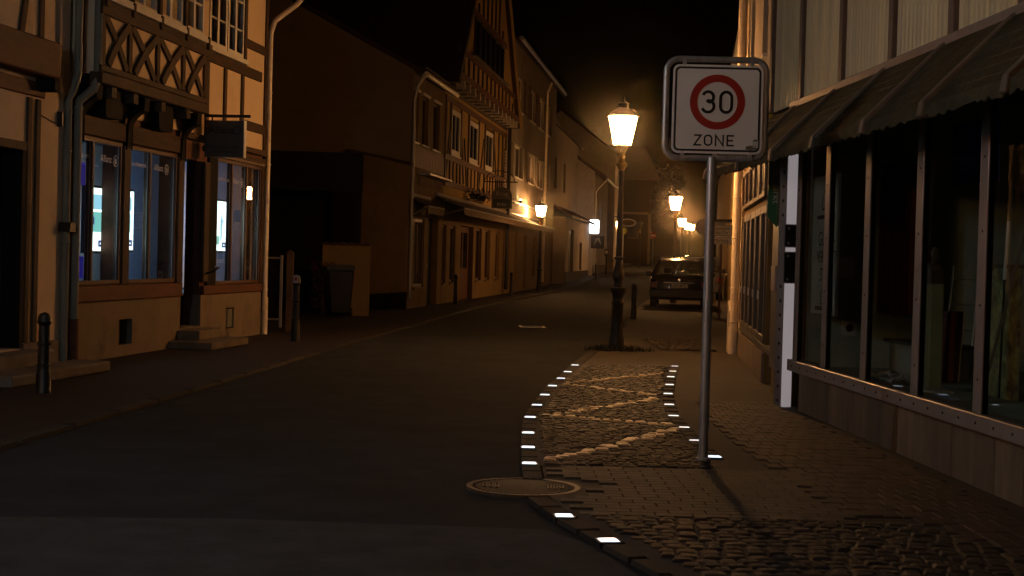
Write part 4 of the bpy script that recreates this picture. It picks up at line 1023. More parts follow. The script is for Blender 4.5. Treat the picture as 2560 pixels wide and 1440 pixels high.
# awnings
def awning(label, x0, x1, out, zt, zb, nflap):
    t = thing('awning', label, 'awning', LOC, RZR, 'dark awnings over the restaurant front')
    MB().add([(x0, -.01, zt), (x1, -.01, zt), (x1, -out, zb), (x0, -out, zb), (x0, -.01, zt - .025), (x1, -.01, zt - .025), (x1, -out, zb - .025), (x0, -out, zb - .025)], [(0, 1, 2, 3), (7, 6, 5, 4), (0, 4, 5, 1), (1, 5, 6, 2), (2, 6, 7, 3), (3, 7, 4, 0)]).build('cloth', m_awning, t)
    MB().tube([(x0 - .02, -.06, zt + .05), (x1 + .02, -.06, zt + .05)], .045, 8).build('roller', m_zinc, t, True)
    MB().tube([(x0, -out - .01, zb - .01), (x1, -out - .01, zb - .01)], .02, 8).build('front_bar', m_zinc, t, True)
    w = (x1 - x0) / nflap
    for k in range(nflap): MB().prism([(x0 + k * w + .01, zb - .03), (x0 + (k + 1) * w - .01, zb - .03), (x0 + (k + 1) * w - .01, zb - .19), (x0 + (k + .75) * w, zb - .205), (x0 + (k + .5) * w, zb - .19), (x0 + (k + .25) * w, zb - .205), (x0 + k * w + .01, zb - .19)], -out - .012, -out - .006).build('valance_flap', m_valance, t)
    for x in (x0 + .1, x1 - .1): MB().tube([(x, -.03, zb - .25), (x, -out + .02, zb - .03)], .014, 6).build('arm', m_zinc, t)
awning('short dark awning with pale valance over the first restaurant window', -.1, 2.2, .45, 2.80, 2.60, 6)
awning('long dark awning with pale valance along the restaurant front behind the left lamp', 3.4, 28.5, .80, 2.98, 2.68, 44)
# round hanging sign on an iron bracket
rs = thing('restaurant_sign', 'round-topped hanging restaurant sign on a curled iron bracket above the awning', 'hanging sign', (0, 0, 0)); rs.matrix_world = Matrix.Translation(LOC) @ Matrix.Rotation(RZR, 4, 'Z') @ Matrix.Translation((12.2, 0, 0))
P = [(-.98, 2.98), (-.98, 3.35)] + [(-.64 + .34 * math.cos(R(180 - 15 * k)), 3.35 + .34 * math.sin(R(180 - 15 * k))) for k in range(1, 12)] + [(-.30, 3.35), (-.30, 2.98)]
MB().prism(P, -.05, .05, 'x').build('sign_board', M('sign_greygreen', (.12, .12, .09), .5, .15, 5), rs); 
MB().prism([(-.92 if k == 0 else -.36, z) for k, z in ((0, 3.0), (1, 3.0), (1, 3.28), (0, 3.28))], -.056, -.0505, 'x').build('sign_field', M('sign_darkgreen', (.03, .05, .03), .5, .15, 5), rs)
text('sign_lettering', 'Krug', .20, m_soft_white, rs, (-.0515, -.64, 3.46), (R(90), 0, R(-90)), ext=.001); text('sign_lettering', 'bräu', .17, m_soft_white, rs, (-.058, -.64, 3.12), (R(90), 0, R(-90)), ext=.001)
MB().tube([(0, -.01, 3.85), (0, -1.15, 3.85)], .018, 6).build('bracket_bar', m_iron, rs)
MB().tube([(0, -.55 - .5 * math.cos(R(20 * k)), 3.87 + .35 * math.sin(R(20 * k))) for k in range(10)], .013, 6).build('bracket_scroll', m_iron, rs); MB().tube([(0, -.5 - .28 * math.cos(R(20 * k)), 3.87 + .18 * math.sin(R(20 * k))) for k in range(10)], .011, 6).build('bracket_scroll', m_iron, rs)
for y_ in (-.85, -.42): MB().tube([(0, y_, 3.84), (0, y_, 3.62)], .008, 5).build('hanger', m_iron, rs)

# three-storey house behind the left lamp
h4 = thing('rendered_house', 'three-storey rendered house behind the left lamp, lit by a wall uplight', 'house', LOC, RZR)
ws = [(20.2, 22.6), (24.9, 26.9), (28.3, 30.3), (31.6, 33.2)]
holes = [(a, b_, 7.1, 8.45) for a, b_ in ws] + [(a, b_, 4.5, 5.75) for a, b_ in ws]
MB().wall(17.9, 36.0, 3.3, 9.6, holes, 0, .25).build('upper_wall', m_grey_wall, h4)
MB().wall(17.9, 36.0, -.3, 3.299, [(18.3, 19.4, .55, 2.35), (21.0, 21.8, .5, 2.4), (24.0, 25.0, .1, 2.3), (27.2, 28.4, .6, 2.3), (31.0, 32.2, .2, 2.3)], 0, .25).build('ground_floor_wall', m_yellow, h4)
shell(h4, 17.9, 36.0, 0, 9, 9.6, m_grey_wall, 'side_wall', gable=13.5); gable_roof(h4, 17.8, 36.2, 0, 9, 9.6, 13.6, .4)
for a, b_ in ws:
    for z0, z1 in ((7.1, 8.45), (4.5, 5.75)):
        window(h4, a, b_, z0, z1, m_white, .10, .08, ((a + b_) / 2,), (), None, True, m_white)
        for sx in (a - .55, b_ + .08): MB().box(sx, sx + .46, -.04, -.003, z0, z1).build('shutter', m_pale_wall if z0 < 5 else m_sash, h4)
for a, b_, z0, z1 in ((18.3, 19.4, .55, 2.35), (21.0, 21.8, .5, 2.4), (24.0, 25.0, .1, 2.3), (27.2, 28.4, .6, 2.3), (31.0, 32.2, .2, 2.3)): window(h4, a, b_, z0, z1, m_sash, .12, .08, (), (), None, z0 > .4, m_stone_step)
MB().tube([(18, -.42, 9.45), (36.2, -.42, 9.45)], .09, 8).build('gutter', m_zinc, h4, True)
MB().tube([(30.9, -.3, 9.4), (30.9, -.1, 8.9), (30.9, -.08, .3)], .06, 8).build('downpipe', m_pipe_cream, h4, True)
MB().box(17.62, 28.4, -.06, -.003, 2.78, 3.45).build('fascia_board', m_pale_wall, h4); MB().box(17.62, 28.5, -.12, -.003, 3.451, 3.52).build('fascia_cap', m_zinc, h4)
ul = thing('wall_light', 'small glowing wall light on the pale fascia left of the left lamp', 'wall lamp', (0, 0, 0)); ul.matrix_world = Matrix.Translation(LOC) @ Matrix.Rotation(RZR, 4, 'Z') @ Matrix.Translation((21.6, 0, 3.56))
MB().box(-.07, .07, -.16, -.07, -.09, .09).build('housing', m_iron, ul); MB().box(-.05, .05, -.07, -.004, -.02, .02).build('arm', m_iron, ul)
MB().box(-.05, .05, -.15, -.08, .091, .098).build('upper_lens', m_uplight, ul); MB().box(-.05, .05, -.15, -.08, -.098, -.091).build('lower_lens', m_uplight, ul)

# dark house with a low front building and light box
h5 = thing('plain_house', 'plain dark rendered house beyond the rendered house, with a low annex in front', 'house', LOC, RZR)
MB().wall(36.1, 53.0, -.3, 8.2, [(39, 40.2, 5.0, 6.6), (44, 45.2, 5.0, 6.6)], 0.3, .25).build('wall', m_grey_wall, h5)
for a in (39, 44): window(h5, a, a + 1.2, 5.0, 6.6, m_sash, .45, .08, (a + .6,), (), None, False)
shell(h5, 36.1, 53.0, .3, 9, 8.2, m_grey_wall, 'side_wall', gable=11.5); gable_roof(h5, 36.0, 53.1, .3, 9, 8.2, 11.6, .3)
an = thing('low_annex', 'low pale annex with a sloping tiled roof beside the glowing light box', 'annex', LOC, RZR)
MB().wall(36.3, 51.5, -.2, 3.45, [(38.0, 41.0, .0, 2.9), (45.0, 46.6, .8, 2.3)], -.6, .25).build('wall', m_pale_wall, an)
MB().box(38.0, 41.0, -.45, -.40, -.1, 2.9).build('garage_door', m_sash_dark, an); window(an, 45.0, 46.6, .8, 2.3, m_sash, -.5, .08, (45.8,), (), None, False)
MB().box(36.3, 36.5, -.349, .29, -.2, 3.45).build('end_wall', m_pale_wall, an); MB().box(51.3, 51.5, -.349, .29, -.2, 3.45).build('end_wall', m_pale_wall, an)
MB().prism([(-.95, 3.42), (.3, 4.05), (.3, 4.17), (-.95, 3.54)], 36.0, 51.8, 'x').build('roof', m_roof, an)
MB().box(36.3, 51.5, -.63, -.601, -.2, .75).build('dark_plinth', m_timber_black, an)
lb = thing('light_box', 'bright white glowing light box sign on the far left house corner', 'light box', (0, 0, 0)); MT = Matrix.Translation(LOC) @ Matrix.Rotation(RZR, 4, 'Z')
lb.matrix_world = MT @ Matrix.Translation((51.9, 0, 0))
MB().prism(rounded(-1.15, -.62, 2.95, 3.75, .06), -.06, .06, 'x').build('lit_face', m_lightbox, lb); MB().prism(rounded(-1.17, -.60, 2.93, 3.77, .06), .061, .30, 'x').build('case', m_zinc, lb); MB().box(.08, .2, -.60, .0, 3.3, 3.4).build('arm', m_iron, lb)

# white houses farther up
h6 = thing('white_house', 'white plastered house with visible eaves and downpipe on the far left', 'house', LOC, RZR)
MB().wall(53.2, 66.0, .2, 6.7, [(56, 57.2, 3.2, 5.2), (60, 61.2, 3.2, 5.2), (57, 58.5, .9, 2.4)], -.75, .25).build('front_wall', m_pale_wall, h6)
MB().prism([(-.499, .2), (7.0, .2), (7.0, 6.7), (3.2, 9.5), (-.75, 6.7), (-.75, .2)], 53.1, 53.195, 'x').build('gable_wall', m_pale_wall, h6)
MB().box(53.2, 66, 6.8, 7, .2, 6.7).build('back_wall', m_pale_wall, h6)
MB().prism([(-1.5, 6.25), (3.2, 9.6), (7.3, 6.6), (7.3, 6.72), (3.2, 9.75), (-1.5, 6.4)], 52.9, 66.2, 'x').build('roof', m_roof, h6)
MB().tube([(52.9, -1.5, 6.25), (66.2, -1.5, 6.25)], .08, 8).build('gutter', m_zinc, h6, True); MB().tube([(53.3, -1.45, 6.2), (53.3, -1.1, 5.8), (53.3, -.83, 5.5), (53.3, -.83, .6)], .05, 8).build('downpipe', m_zinc, h6, True)
for a, z0, z1 in ((56, 3.2, 5.2), (60, 3.2, 5.2), (57, .9, 2.4)): window(h6, a, a + (1.5 if z0 < 1 else 1.2), z0, z1, m_sash, -.65, .08, (), (), None, False)
MB().wall(53.2, 66.0, .1, 1.05, (), -.79, .039).build('dark_plinth', m_timber_black, h6)
h7 = thing('lit_house', 'tall pale house far left whose front is lit by the distant lamp', 'house', LOC, RZR)
MB().wall(70.0, 82.0, .3, 9.0, [(73, 74.2, 3.6, 5.4), (77, 78.2, 3.6, 5.4), (73, 74.2, 6.6, 8.0)], -1.0, .25).build('front_wall', m_pale_wall, h7)
MB().prism([(-.749, .3), (7.0, .3), (7.0, 9.0), (3.0, 12), (-1.0, 9.0), (-1.0, .3)], 69.9, 69.995, 'x').build('gable_wall', m_pale_wall, h7)
MB().box(70, 82, 6.8, 7, .3, 9).build('back_wall', m_pale_wall, h7); gable_roof(h7, 69.8, 82.2, -1.0, 7, 9.0, 12.1, .3)
for a, z0, z1 in ((73, 3.6, 5.4), (77, 3.6, 5.4), (73, 6.6, 8.0)): window(h7, a, a + 1.2, z0, z1, m_sash, -.9, .08, (), (), None, False)
MB().wall(70, 82, .2, 1.5, (), -1.04, .039).build('brown_plinth', m_plinth, h7)
ov = thing('oval_sign', 'oval pale hanging sign on a bracket at the far lit house', 'hanging sign', (0, 0, 0)); ov.matrix_world = MT @ Matrix.Translation((70.6, 0, 0))
MB().prism([(-1.95 + .62 * math.cos(R(15 * k)), 4.12 + .30 * math.sin(R(15 * k))) for k in range(24)], -.05, .05, 'x').build('oval_board', m_sign_w, ov); MB().prism([(-1.95 + .5 * math.cos(R(15 * k)), 4.12 + .2 * math.sin(R(15 * k))) for k in range(24)], -.056, -.0505, 'x').build('oval_print', m_yellow, ov)
MB().tube([(0, -1.0, 4.55), (0, -2.3, 4.55)], .03, 6).build('bracket_bar', m_iron, ov)
for y_ in (-1.6, -2.25): MB().tube([(0, y_, 4.55), (0, y_, 4.33)], .015, 5).build('hanger', m_iron, ov)
h8 = thing('end_house', 'dim yellowish house at the far end of the street', 'house', (9.0, 132, 0), R(4))
MB().wall(-1.6, 3.2, .5, 8.6, [(-.8, .2, 3.4, 5.0), (1.2, 2.2, 3.4, 5.0)], 0, .25).build('wall', m_yellow_dull, h8); MB().box(-1.6, 3.2, .3, 8, .5, 8.6).build('body', m_yellow_lo, h8)
MB().box(3.0, 3.22, -.02, .0, .8, 5.6).build('corner_strip', m_plinth, h8); MB().box(-1.6, 3.0, -.03, -.001, 5.55, 5.75).build('string_course', m_plinth, h8)
for a in (-.8, 1.2): window(h8, a, a + 1.0, 3.4, 5.0, m_sash, .1, .08, (a + .5,), (), None, True)
MB().prism([(-2.0, 8.61), (3.9, 8.61), (2.6, 11.5), (-.8, 11.5)], -.4, 8.3).build('roof', m_roof, h8)

# ------------------------------------------------------------------ shop with canopy, right (local x runs from its far corner towards the viewer)
RZS = math.atan2(8.222 - 14.008, 2.886 - 2.59); LS = (2.59, 14.008, 0); MS = Matrix.Translation(LS) @ Matrix.Rotation(RZS, 4, 'Z')
s1 = thing('shop_building', 'shop on the right with big dark display windows, sloping canopy and ribbed cladding', 'shop', LS, RZS)
XE = 11.4
mull = [1.46, 2.64, 3.87, 5.06, 6.25, 7.45, 8.65, 9.85]
MB().box(.34, XE, .10, .28, -.05, .385).build('base_wall', m_bed, s1)
x = .36
q = random.Random(3)
while x < XE - .2:
    w = q.uniform(.27, .46); MB().box(x, x + w - .010, .06 + q.uniform(0, .008), .099, .0, .386).build('plinth_board', m_board, s1, bevel=.004); x += w
MB().box(.26, XE, -.03, .14, .388, .492).build('window_ledge', m_alu, s1, bevel=.006)
x = .45
while x < 8: MB().lathe([(.009, 0), (.009, .004), (.005, .006)], 8).build('rivet', m_trim, s1).matrix_local = Matrix.Translation((x, -.03, .44)) @ Matrix.Rotation(R(90), 4, 'X'); x += .29
for x in [.47] + mull:
    mm = MB().box(x - .025, x + .025, .0, .045, .494, 2.62).build('mullion', m_trim, s1)
    MB().box(x - .075, x + .06, -.014, -.001, .494, 2.62).build('cover_strip', m_alu, mm, bevel=.003)
    for z in (.7, 1.15, 1.6, 2.05): MB().lathe([(.008, 0), (.008, .003), (.004, .005)], 8).build('screw', m_trim, mm).matrix_local = Matrix.Translation((x, -.014, z)) @ Matrix.Rotation(R(90), 4, 'X')
xs = [.47] + mull + [XE]
for a, b_ in zip(xs, xs[1:]): MB().box(a + .026, b_ - .026, .02, .026, .494, 2.62).build('pane', m_glass_shop, s1)
MB().box(.34, XE, .0, .14, 2.621, 2.80).build('header', m_bronze, s1)
MB().box(.18, XE, -.06, .12, 2.802, 2.875).build('flashing', m_alu, s1, bevel=.006)
# ribbed cladding, one sheet per bay, with battens between
bat = [-.85, .36, 1.73, 3.09, 4.38, 5.55, 6.8, 8.1, 9.4, 10.7]
for a, b_ in zip(bat, bat[1:]):
    m = MB(); pts = []; xx = a + .05; 
    while xx < b_ - .06: pts += [(xx, .0), (xx + .030, .0), (xx + .042, -.014), (xx + .064, -.014), (xx + .076, .0)]; xx += .076 + .012
    pts += [(b_ - .05, .0)]
    n = len(pts); m.add([(p[0], .02 + p[1], 2.88) for p in pts] + [(p[0], .02 + p[1], 5.9) for p in pts], [(i, i + 1, n + i + 1, n + i) for i in range(n - 1)])
    m.build('cladding_sheet', m_clad, s1)
for x in bat: MB().box(x - .05, x + .05, -.02, .05, 2.878, 5.9).build('batten', m_batten, s1, bevel=.005)
MB().box(-.9, XE, .06, .2, 2.88, 5.92).build('upper_wall', m_bronze, s1); MB().box(-.95, XE, -.1, 7.0, 5.93, 6.08).build('roof', m_bronze, s1)
# canopy: sloping boards between ribs
CY, CZ0, CZ1 = -.55, 2.80, 2.285
cx0, cx1 = -1.25, XE
nb = 7
for a, b_ in zip([cx0] + bat[1:], bat[1:] + [cx1]):
    for k in range(nb):
        t0, t1 = k / nb, (k + 1) / nb; y0_, y1_ = -.065 + (CY + .065) * t0, -.065 + (CY + .065) * t1; z0_, z1_ = CZ0 + (CZ1 - CZ0) * t0, CZ0 + (CZ1 - CZ0) * t1; e = .010
        MB().prism([(y0_, z0_), (y1_ - .012, z1_ - .012 * 1.2), (y1_ - .012, z1_ - .012 * 1.2 + .022), (y0_, z0_ + .012)], a + .04, b_ - .04, 'x').build('canopy_board', m_canopy, s1)
    w = b_ - a; P = []
    for k in range(25): P.append((a + .04 + (w - .08) * k / 24, CZ1 - .05 - .03 * q.random()))
    MB().prism([(a + .04, CZ1 + .01), *P, (b_ - .04, CZ1 + .01)], CY - .02, CY - .008).build('canopy_lip', m_canopy, s1)
for x in [cx0] + bat[1:]:
    MB().prism([(-.062, CZ0 + .035), (CY - .03, CZ1 + .03), (CY - .045, CZ1 - .06), (CY + .02, CZ1 - .07), (-.062, CZ0 - .08)], x - .038, x + .038, 'x').build('canopy_rib', m_rib, s1, bevel=.006)
# room behind the glass
rm = MB(); rm.box(.43, XE, 3.4, 3.5, .2, 3.2); rm.box(.43, XE, .29, 3.4, .40, .44); rm.box(.43, XE, .15, 3.4, 3.0, 3.05); rm.box(.34, .42, .12, 3.4, .2, 3.0); rm.box(XE - .1, XE, .29, 3.4, .2, 3.0)
rm.build('room_lining', m_room2, s1)
MB().box(.421, .46, .95, 1.25, .441, 2.6).build('timber_upright', m_room2, s1)
sk = MB().prism(rounded(.43, .57, .73, .87, .02), .421, .435, 'x').build('socket', m_paper, s1); MB().prism([(.50 + .035 * math.cos(R(20 * k)), .80 + .035 * math.sin(R(20 * k))) for k in range(18)], .4355, .440, 'x').build('socket_ring', m_trim, sk)
def inside(name, label, cat): t = thing(name, label, cat); t.matrix_world = MS; return t
t = inside('shop_poster', 'tall pale paper notice with lettering hung inside the first shop window', 'notice')
ps = MB().box(.44, 1.36, .13, .134, .93, 2.17).build('sheet', m_poster, t)
for z, body, sz in ((1.92, 'LS·W', .20), (1.60, 'GÜTIG-', .19), (1.44, 'VERKAUFT', .15), (1.28, 'STILLE', .17), (1.07, 'LS·W', .17)): text('notice_lettering', body, sz, m_trim, ps, (.95, .128, z), ext=.0006, sx=.9)
for z in (1.80, .985): MB().box(.60, 1.20, .1275, .129, z - .018, z + .018).build('notice_bar', m_trim, ps)
for z in (2.06, 1.17): strokes([[(.82, z - .04), (.95, z + .05), (1.10, z - .05)]], .012, .1275).build('notice_roof_mark', m_trim, ps)
MB().box(.43, XE, .047, .289, .405, .438).build('window_shelf', m_room_floor, s1)
t = inside('blue_drape', 'dark blue drape hung high inside the shop, seen in the fourth pane', 'drape'); m = MB()
for k in range(10): m.prism([(1.0 + k * .1, 1.25), (1.05 + k * .1, 1.19), (1.1 + k * .1, 1.25), (1.05 + k * .1, 1.205)], 2.1, 2.62, 'z')
m.build('drape_cloth', m_blue_dim, t); MB().tube([(.95, 1.24, 2.64), (2.1, 1.24, 2.64)], .012, 6).build('drape_rail', m_zinc, t)
t = inside('brown_curtain', 'dark red-brown curtain behind the third shop pane', 'curtain'); m = MB()
for k in range(8): m.prism([(.60 + k * .02, .70 + k * .05), (.64 + k * .02, .725 + k * .05), (.62 + k * .02, .75 + k * .05), (.61 + k * .02, .725 + k * .05)], .95, 2.3, 'z')
m.build('curtain_cloth', M('curtain_redbrown', (.15, .035, .025), .85, .3, 6), t); MB().tube([(.58, .68, 2.31), (.80, 1.12, 2.31)], .012, 6).build('curtain_rail', m_zinc, t)
t = inside('newel_post', 'carved newel post with finial standing in the shop', 'post')
MB().box(2.04, 2.15, .66, .77, .441, 1.36).build('shaft', m_rib, t, bevel=.008); MB().lathe([(.07, 0), (.075, .03), (.035, .05), (.028, .09), (.04, .115), (.04, .14), (.02, .17), (.0, .18)], 12, (2.095, .715, 1.361)).build('finial', m_plinth, t, True)
t = inside('counter', 'pale low counter on the floor behind the third and fourth shop panes', 'counter')
MB().box(.75, 1.75, .78, 1.15, .441, .70).build('body', M('counter_pale', (.42, .42, .38), .7, .15, 4), t, bevel=.006); MB().box(.70, 1.80, .74, 1.20, .701, .73).build('top', m_bronze, t)
t = inside('red_panel', 'leaning dark red panel with pale edge behind the fourth shop pane', 'panel')
MB().add([(1.86, .80, .441), (1.98, .98, .441), (1.94, 1.02, 1.02), (1.84, .86, 1.02), (1.88, .79, .441), (2.0, .97, .441), (1.96, 1.01, 1.02), (1.86, .85, 1.02)], [(0, 1, 2, 3), (7, 6, 5, 4), (0, 4, 5, 1), (1, 5, 6, 2), (2, 6, 7, 3), (3, 7, 4, 0)]).build('panel_board', m_red, t)
MB().tube([(2.0, .975, .441), (1.955, 1.015, 1.03)], .008, 5).build('edge_strip', m_paper, t)
t = inside('shop_stand', 'square olive display column on a white board behind the fourth shop pane', 'stand')
MB().box(2.72, 2.83, .44, .54, .455, 1.25).build('column', M('stand_olive', (.26, .27, .15), .7, .2, 5), t, bevel=.006); MB().prism([(2.62, .36), (2.95, .33), (3.05, .56), (2.70, .60)], .441, .454, 'z').build('white_board', m_paper, t)
t = inside('paper_sheet', 'bluish paper sheet lying on the shop floor beside the stand', 'paper'); MB().prism([(3.12, .31), (3.52, .33), (3.62, .46), (3.22, .45)], .441, .445, 'z').build('sheet', M('paper_blue', (.34, .36, .50), .8, .2, 6), t)
t = inside('rag_pile', 'heap of crumpled pale cloth on the floor behind the third shop pane', 'cloth'); m = MB()
for k in range(90):
    a = q.uniform(1.45, 2.35); b_ = q.uniform(.31, .58); s_ = q.uniform(.03, .09); an_ = q.uniform(0, 6.3); m.add([(a, b_, .442), (a + s_ * math.cos(an_), b_ + s_ * math.sin(an_), .45 + q.random() * .06), (a + s_ * math.cos(an_ + 1.5), b_ + s_ * math.sin(an_ + 1.5), .445 + q.random() * .04), (a - s_ * .4, b_ + s_ * .3, .444)], [(0, 1, 2, 3)])
m.build('folds', m_paper, t, kind='stuff')
t = inside('stepladder', 'thin metal stepladder standing inside the shop', 'ladder')
MB().tube([(1.05, 1.16, .441), (1.12, 1.22, 1.40)], .012, 6).build('rail', m_zinc, t); MB().tube([(1.35, 1.30, .441), (1.36, 1.36, 1.40)], .012, 6).build('rail', m_zinc, t)
for k in range(4): MB().tube([(1.07 + .012 * k, 1.175 + .012 * k, .62 + .22 * k), (1.352, 1.31 + .012 * k, .62 + .22 * k)], .007, 5).build('rung', m_zinc, t)
t = inside('painted_board', 'mottled green and ochre painted board low in the nearest shop pane', 'board'); MB().box(2.95, 3.60, .80, .83, .441, 1.38).build('board_face', M('painted_foliage', (.34, .35, .16), .8, .8, 9, stain=(.16, .10, .22), stain_scale=5), t); MB().box(2.93, 3.62, .785, .845, 1.381, 1.41).build('board_cap', m_rib, t)
t = inside('leaning_board', 'long narrow pale lath leaning in the nearest shop pane', 'lath'); MB().tube([(3.75, .50, .445), (4.22, .62, 1.75)], .014, 4).build('plank', m_rib, t); MB().tube([(3.77, .50, .43), (3.77, .50, .445)], .016, 6).build('foot', m_rib, t)
t = inside('fluorescent_tube', 'thin pale unlit tube standing upright in the shop', 'tube'); MB().tube([(3.40, .78, 1.30), (3.42, .79, 1.72)], .014, 8).build('glass_tube', m_white, t, True); MB().tube([(3.39, .77, .441), (3.40, .78, 1.30)], .008, 6).build('support', m_trim, t)

# steel corner column with black fixing plates
cp = thing('corner_column', 'white steel corner column with bolt holes at the shop corner', 'column', (2.595, 14.03, 0), R(26))
MB().box(-.058, .058, -.052, .058, .0, 2.6).build('shaft', m_alu, cp)
for z0, z1 in ((.02, 1.19), (1.49, 1.53), (1.75, 2.6)): MB().box(-.056, .056, -.058, -.0525, z0, z1).build('glow_face', m_face_glow, cp)  # column face glows by itself in place of light on it
for z0, z1 in ((1.20, 1.48), (1.54, 1.74)):
    p_ = MB().box(-.07, .062, -.07, -.0525, z0, z1).build('fixing_plate', m_trim, cp)
    for z in (z0 + .03, z1 - .03): MB().lathe([(.014, 0), (.014, .01), (.006, .012)], 10).build('bolt', m_zinc, p_).matrix_local = Matrix.Translation((-.04, -.07, z)) @ Matrix.Rotation(R(90), 4, 'X')
z = .08
while z < 2.55:
    if not 1.18 < z < 1.76: MB().lathe([(.016, 0), (.016, .003), (.008, .004)], 10).build('bolt_hole', m_trim, cp).matrix_local = Matrix.Translation((-.058, .0, z)) @ Matrix.Rotation(R(-90), 4, 'Y')
    z += .135
# green pennant sign
gs = thing('green_sign', 'dark green pointed vertical sign with white lettering at the shop corner', 'shop sign', (2.665, 15.1, 0), R(-6))
P = [(-.085, 1.85), (.06, 1.70), (.10, 1.72), (.10, 2.75), (-.085, 2.75)]
gb = MB().prism(P, -.02, .02).build('sign_board', m_green, gs, bevel=.004)
MB().prism([(.1005, 1.722), (.1005, 2.75), (.16, 2.75), (.16, 1.78)], -.03, .03).build('dark_return', M('sign_green_dark', (.004, .045, .022), .5, .1, 4), gs)
text('sign_lettering', 'Getränkefermarkt'[4:], .105, m_soft_white, gb, (.0, -.0215, 2.27), (R(90), R(90), 0), ext=.001)
MB().box(.0, .50, -.015, .015, 2.62, 2.66).build('arm', m_iron, gs)
ys = thing('round_wall_sign', 'yellow and black round sign half hidden behind the zone sign', 'sign', (2.55, 15.7, 0), R(0))
MB().prism([(.02 + .17 * math.cos(R(12 * k)), 2.98 + .17 * math.sin(R(12 * k))) for k in range(30)], -.02, .02).build('disc', m_sign_k, ys); MB().prism([(.02 + .14 * math.cos(R(12 * k)), 2.98 + .14 * math.sin(R(12 * k))) for k in range(30)], -.026, -.0205).build('yellow_face', M('sign_yellow', (.45, .30, .01), .5, .1, 4), ys); MB().box(.15, .42, -.015, .015, 2.96, 3.0).build('arm', m_iron, ys)

# ------------------------------------------------------------------ second right-hand house: dark shopfront and strongly lit downpipe
D3 = (2.62 - 3.491, 14.2 - 22.873); RZ3 = math.atan2(D3[1], D3[0]); L3 = (3.491, 22.873, 0)
b2 = thing('shopfront_house', 'house beyond the canopy shop with grey shopfront frames and a brightly lit corner', 'house', L3, RZ3)
LB = 8.6
MB().wall(0, LB, -.05, 2.95, [(1.35, 3.1, .46, 2.05), (3.2, 6.1, .46, 2.05), (6.2, 7.3, -.05, 2.05), (1.35, 6.1, 2.14, 2.66)], 0, .25).build('ground_floor_wall', m_yellow, b2)
MB().box(.0, 1.30, -.022, -.002, .36, 6.1).build('corner_pilaster', m_plaster, b2)
MB().wall(0, LB, 2.951, 6.2, [(1.6, 2.5, 3.9, 5.2), (4.2, 5.1, 3.9, 5.2)], 0, .25).build('upper_wall', m_pale_wall, b2)
shell(b2, 0, LB, 0, 7, 6.2, m_pale_wall, 'side_wall', gable=9.0); gable_roof(b2, -.2, LB, 0, 7, 6.2, 9.1, .35)
for a in (1.6, 4.2): window(b2, a, a + .9, 3.9, 5.2, m_white, .08, .07, (a + .45,), (), None, True)
MB().box(1.25, 7.35, -.03, .05, .40, .455).build('shopfront_sill', m_bronze, b2)
for a, b_ in ((1.35, 2.2), (2.25, 3.1), (3.2, 4.1), (4.15, 5.1), (5.15, 6.1)):
    f = MB(); f.box(a, b_, -.02, .06, .462, .55).box(a, b_, -.02, .06, 1.96, 2.05).box(a, a + .12, -.02, .06, .551, 1.959).box(b_ - .12, b_, -.02, .06, .551, 1.959); ff = f.build('shopfront_frame', m_bronze, b2, bevel=.006)
    MB().box(a + .121, b_ - .121, .02, .03, .551, 1.959).build('pane', m_pane_dark, ff); MB().box(a + .03, a + .06, -.04, -.021, .95, 1.05).build('handle', m_white, ff)
    f = MB(); f.box(a, b_, -.05, .06, 2.145, 2.19).box(a, b_, -.05, .06, 2.61, 2.655).box(a, a + .04, -.05, .06, 2.191, 2.609).box(b_ - .04, b_, -.05, .06, 2.191, 2.609); ff = f.build('sign_panel', m_batten, b2)
    MB().box(a + .041, b_ - .041, -.02, .04, 2.191, 2.609).build('panel_face', m_sash, ff)
    for k in range(5): 
        xx = a + .12 + k * (b_ - a - .24) / 5; MB().prism([(xx, 2.24), (xx + .06, 2.23), (xx + .09, 2.50), (xx + .02, 2.55)], -.024, -.0205).build('panel_print', m_plinth if k % 2 else m_trim, ff)
MB().box(6.2, 7.3, .1, .16, -.02, 2.04).build('door', m_bronze, b2); MB().box(7.32, 8.2, -.03, -.002, .3, 2.4).build('notice_board', m_bronze, b2)
MB().box(7.5, 8.05, -.05, -.031, 1.1, 1.35).build('letter_box', m_alu, b2)
MB().wall(0.02, 6.15, -.04, .36, (), -.03, .029).build('plinth', m_plinth, b2)
pipe(b2, [(.86, -.40, 5.9), (.86, -.30, 5.6), (.86, -.09, 5.3), (.86, -.09, .42)], .062, m_pipe_cream, 'downpipe', (4.2, 2.35, 1.75, 1.0, .5))
MB().tube([(.86, -.09, .42), (.86, -.09, .0)], .075, 12).build('downpipe_foot', m_pipe_cream, b2, True)
MB().box(.25, .66, -.16, -.002, -.02, .62).build('meter_box', m_pale_wall, b2, bevel=.01); MB().prism([(.25, .621), (.66, .621), (.66, .66), (.25, .80)], -.16, -.002).build('box_hood', m_pale_wall, b2)
MB().tube([(-.2, -.42, 6.02), (LB, -.42, 6.02)], .08, 8).build('gutter', m_zinc, b2, True)
MB().tube([(1.28, -.03, 2.9), (1.28, -.03, .5)], .008, 5).build('cable', m_trim, b2)

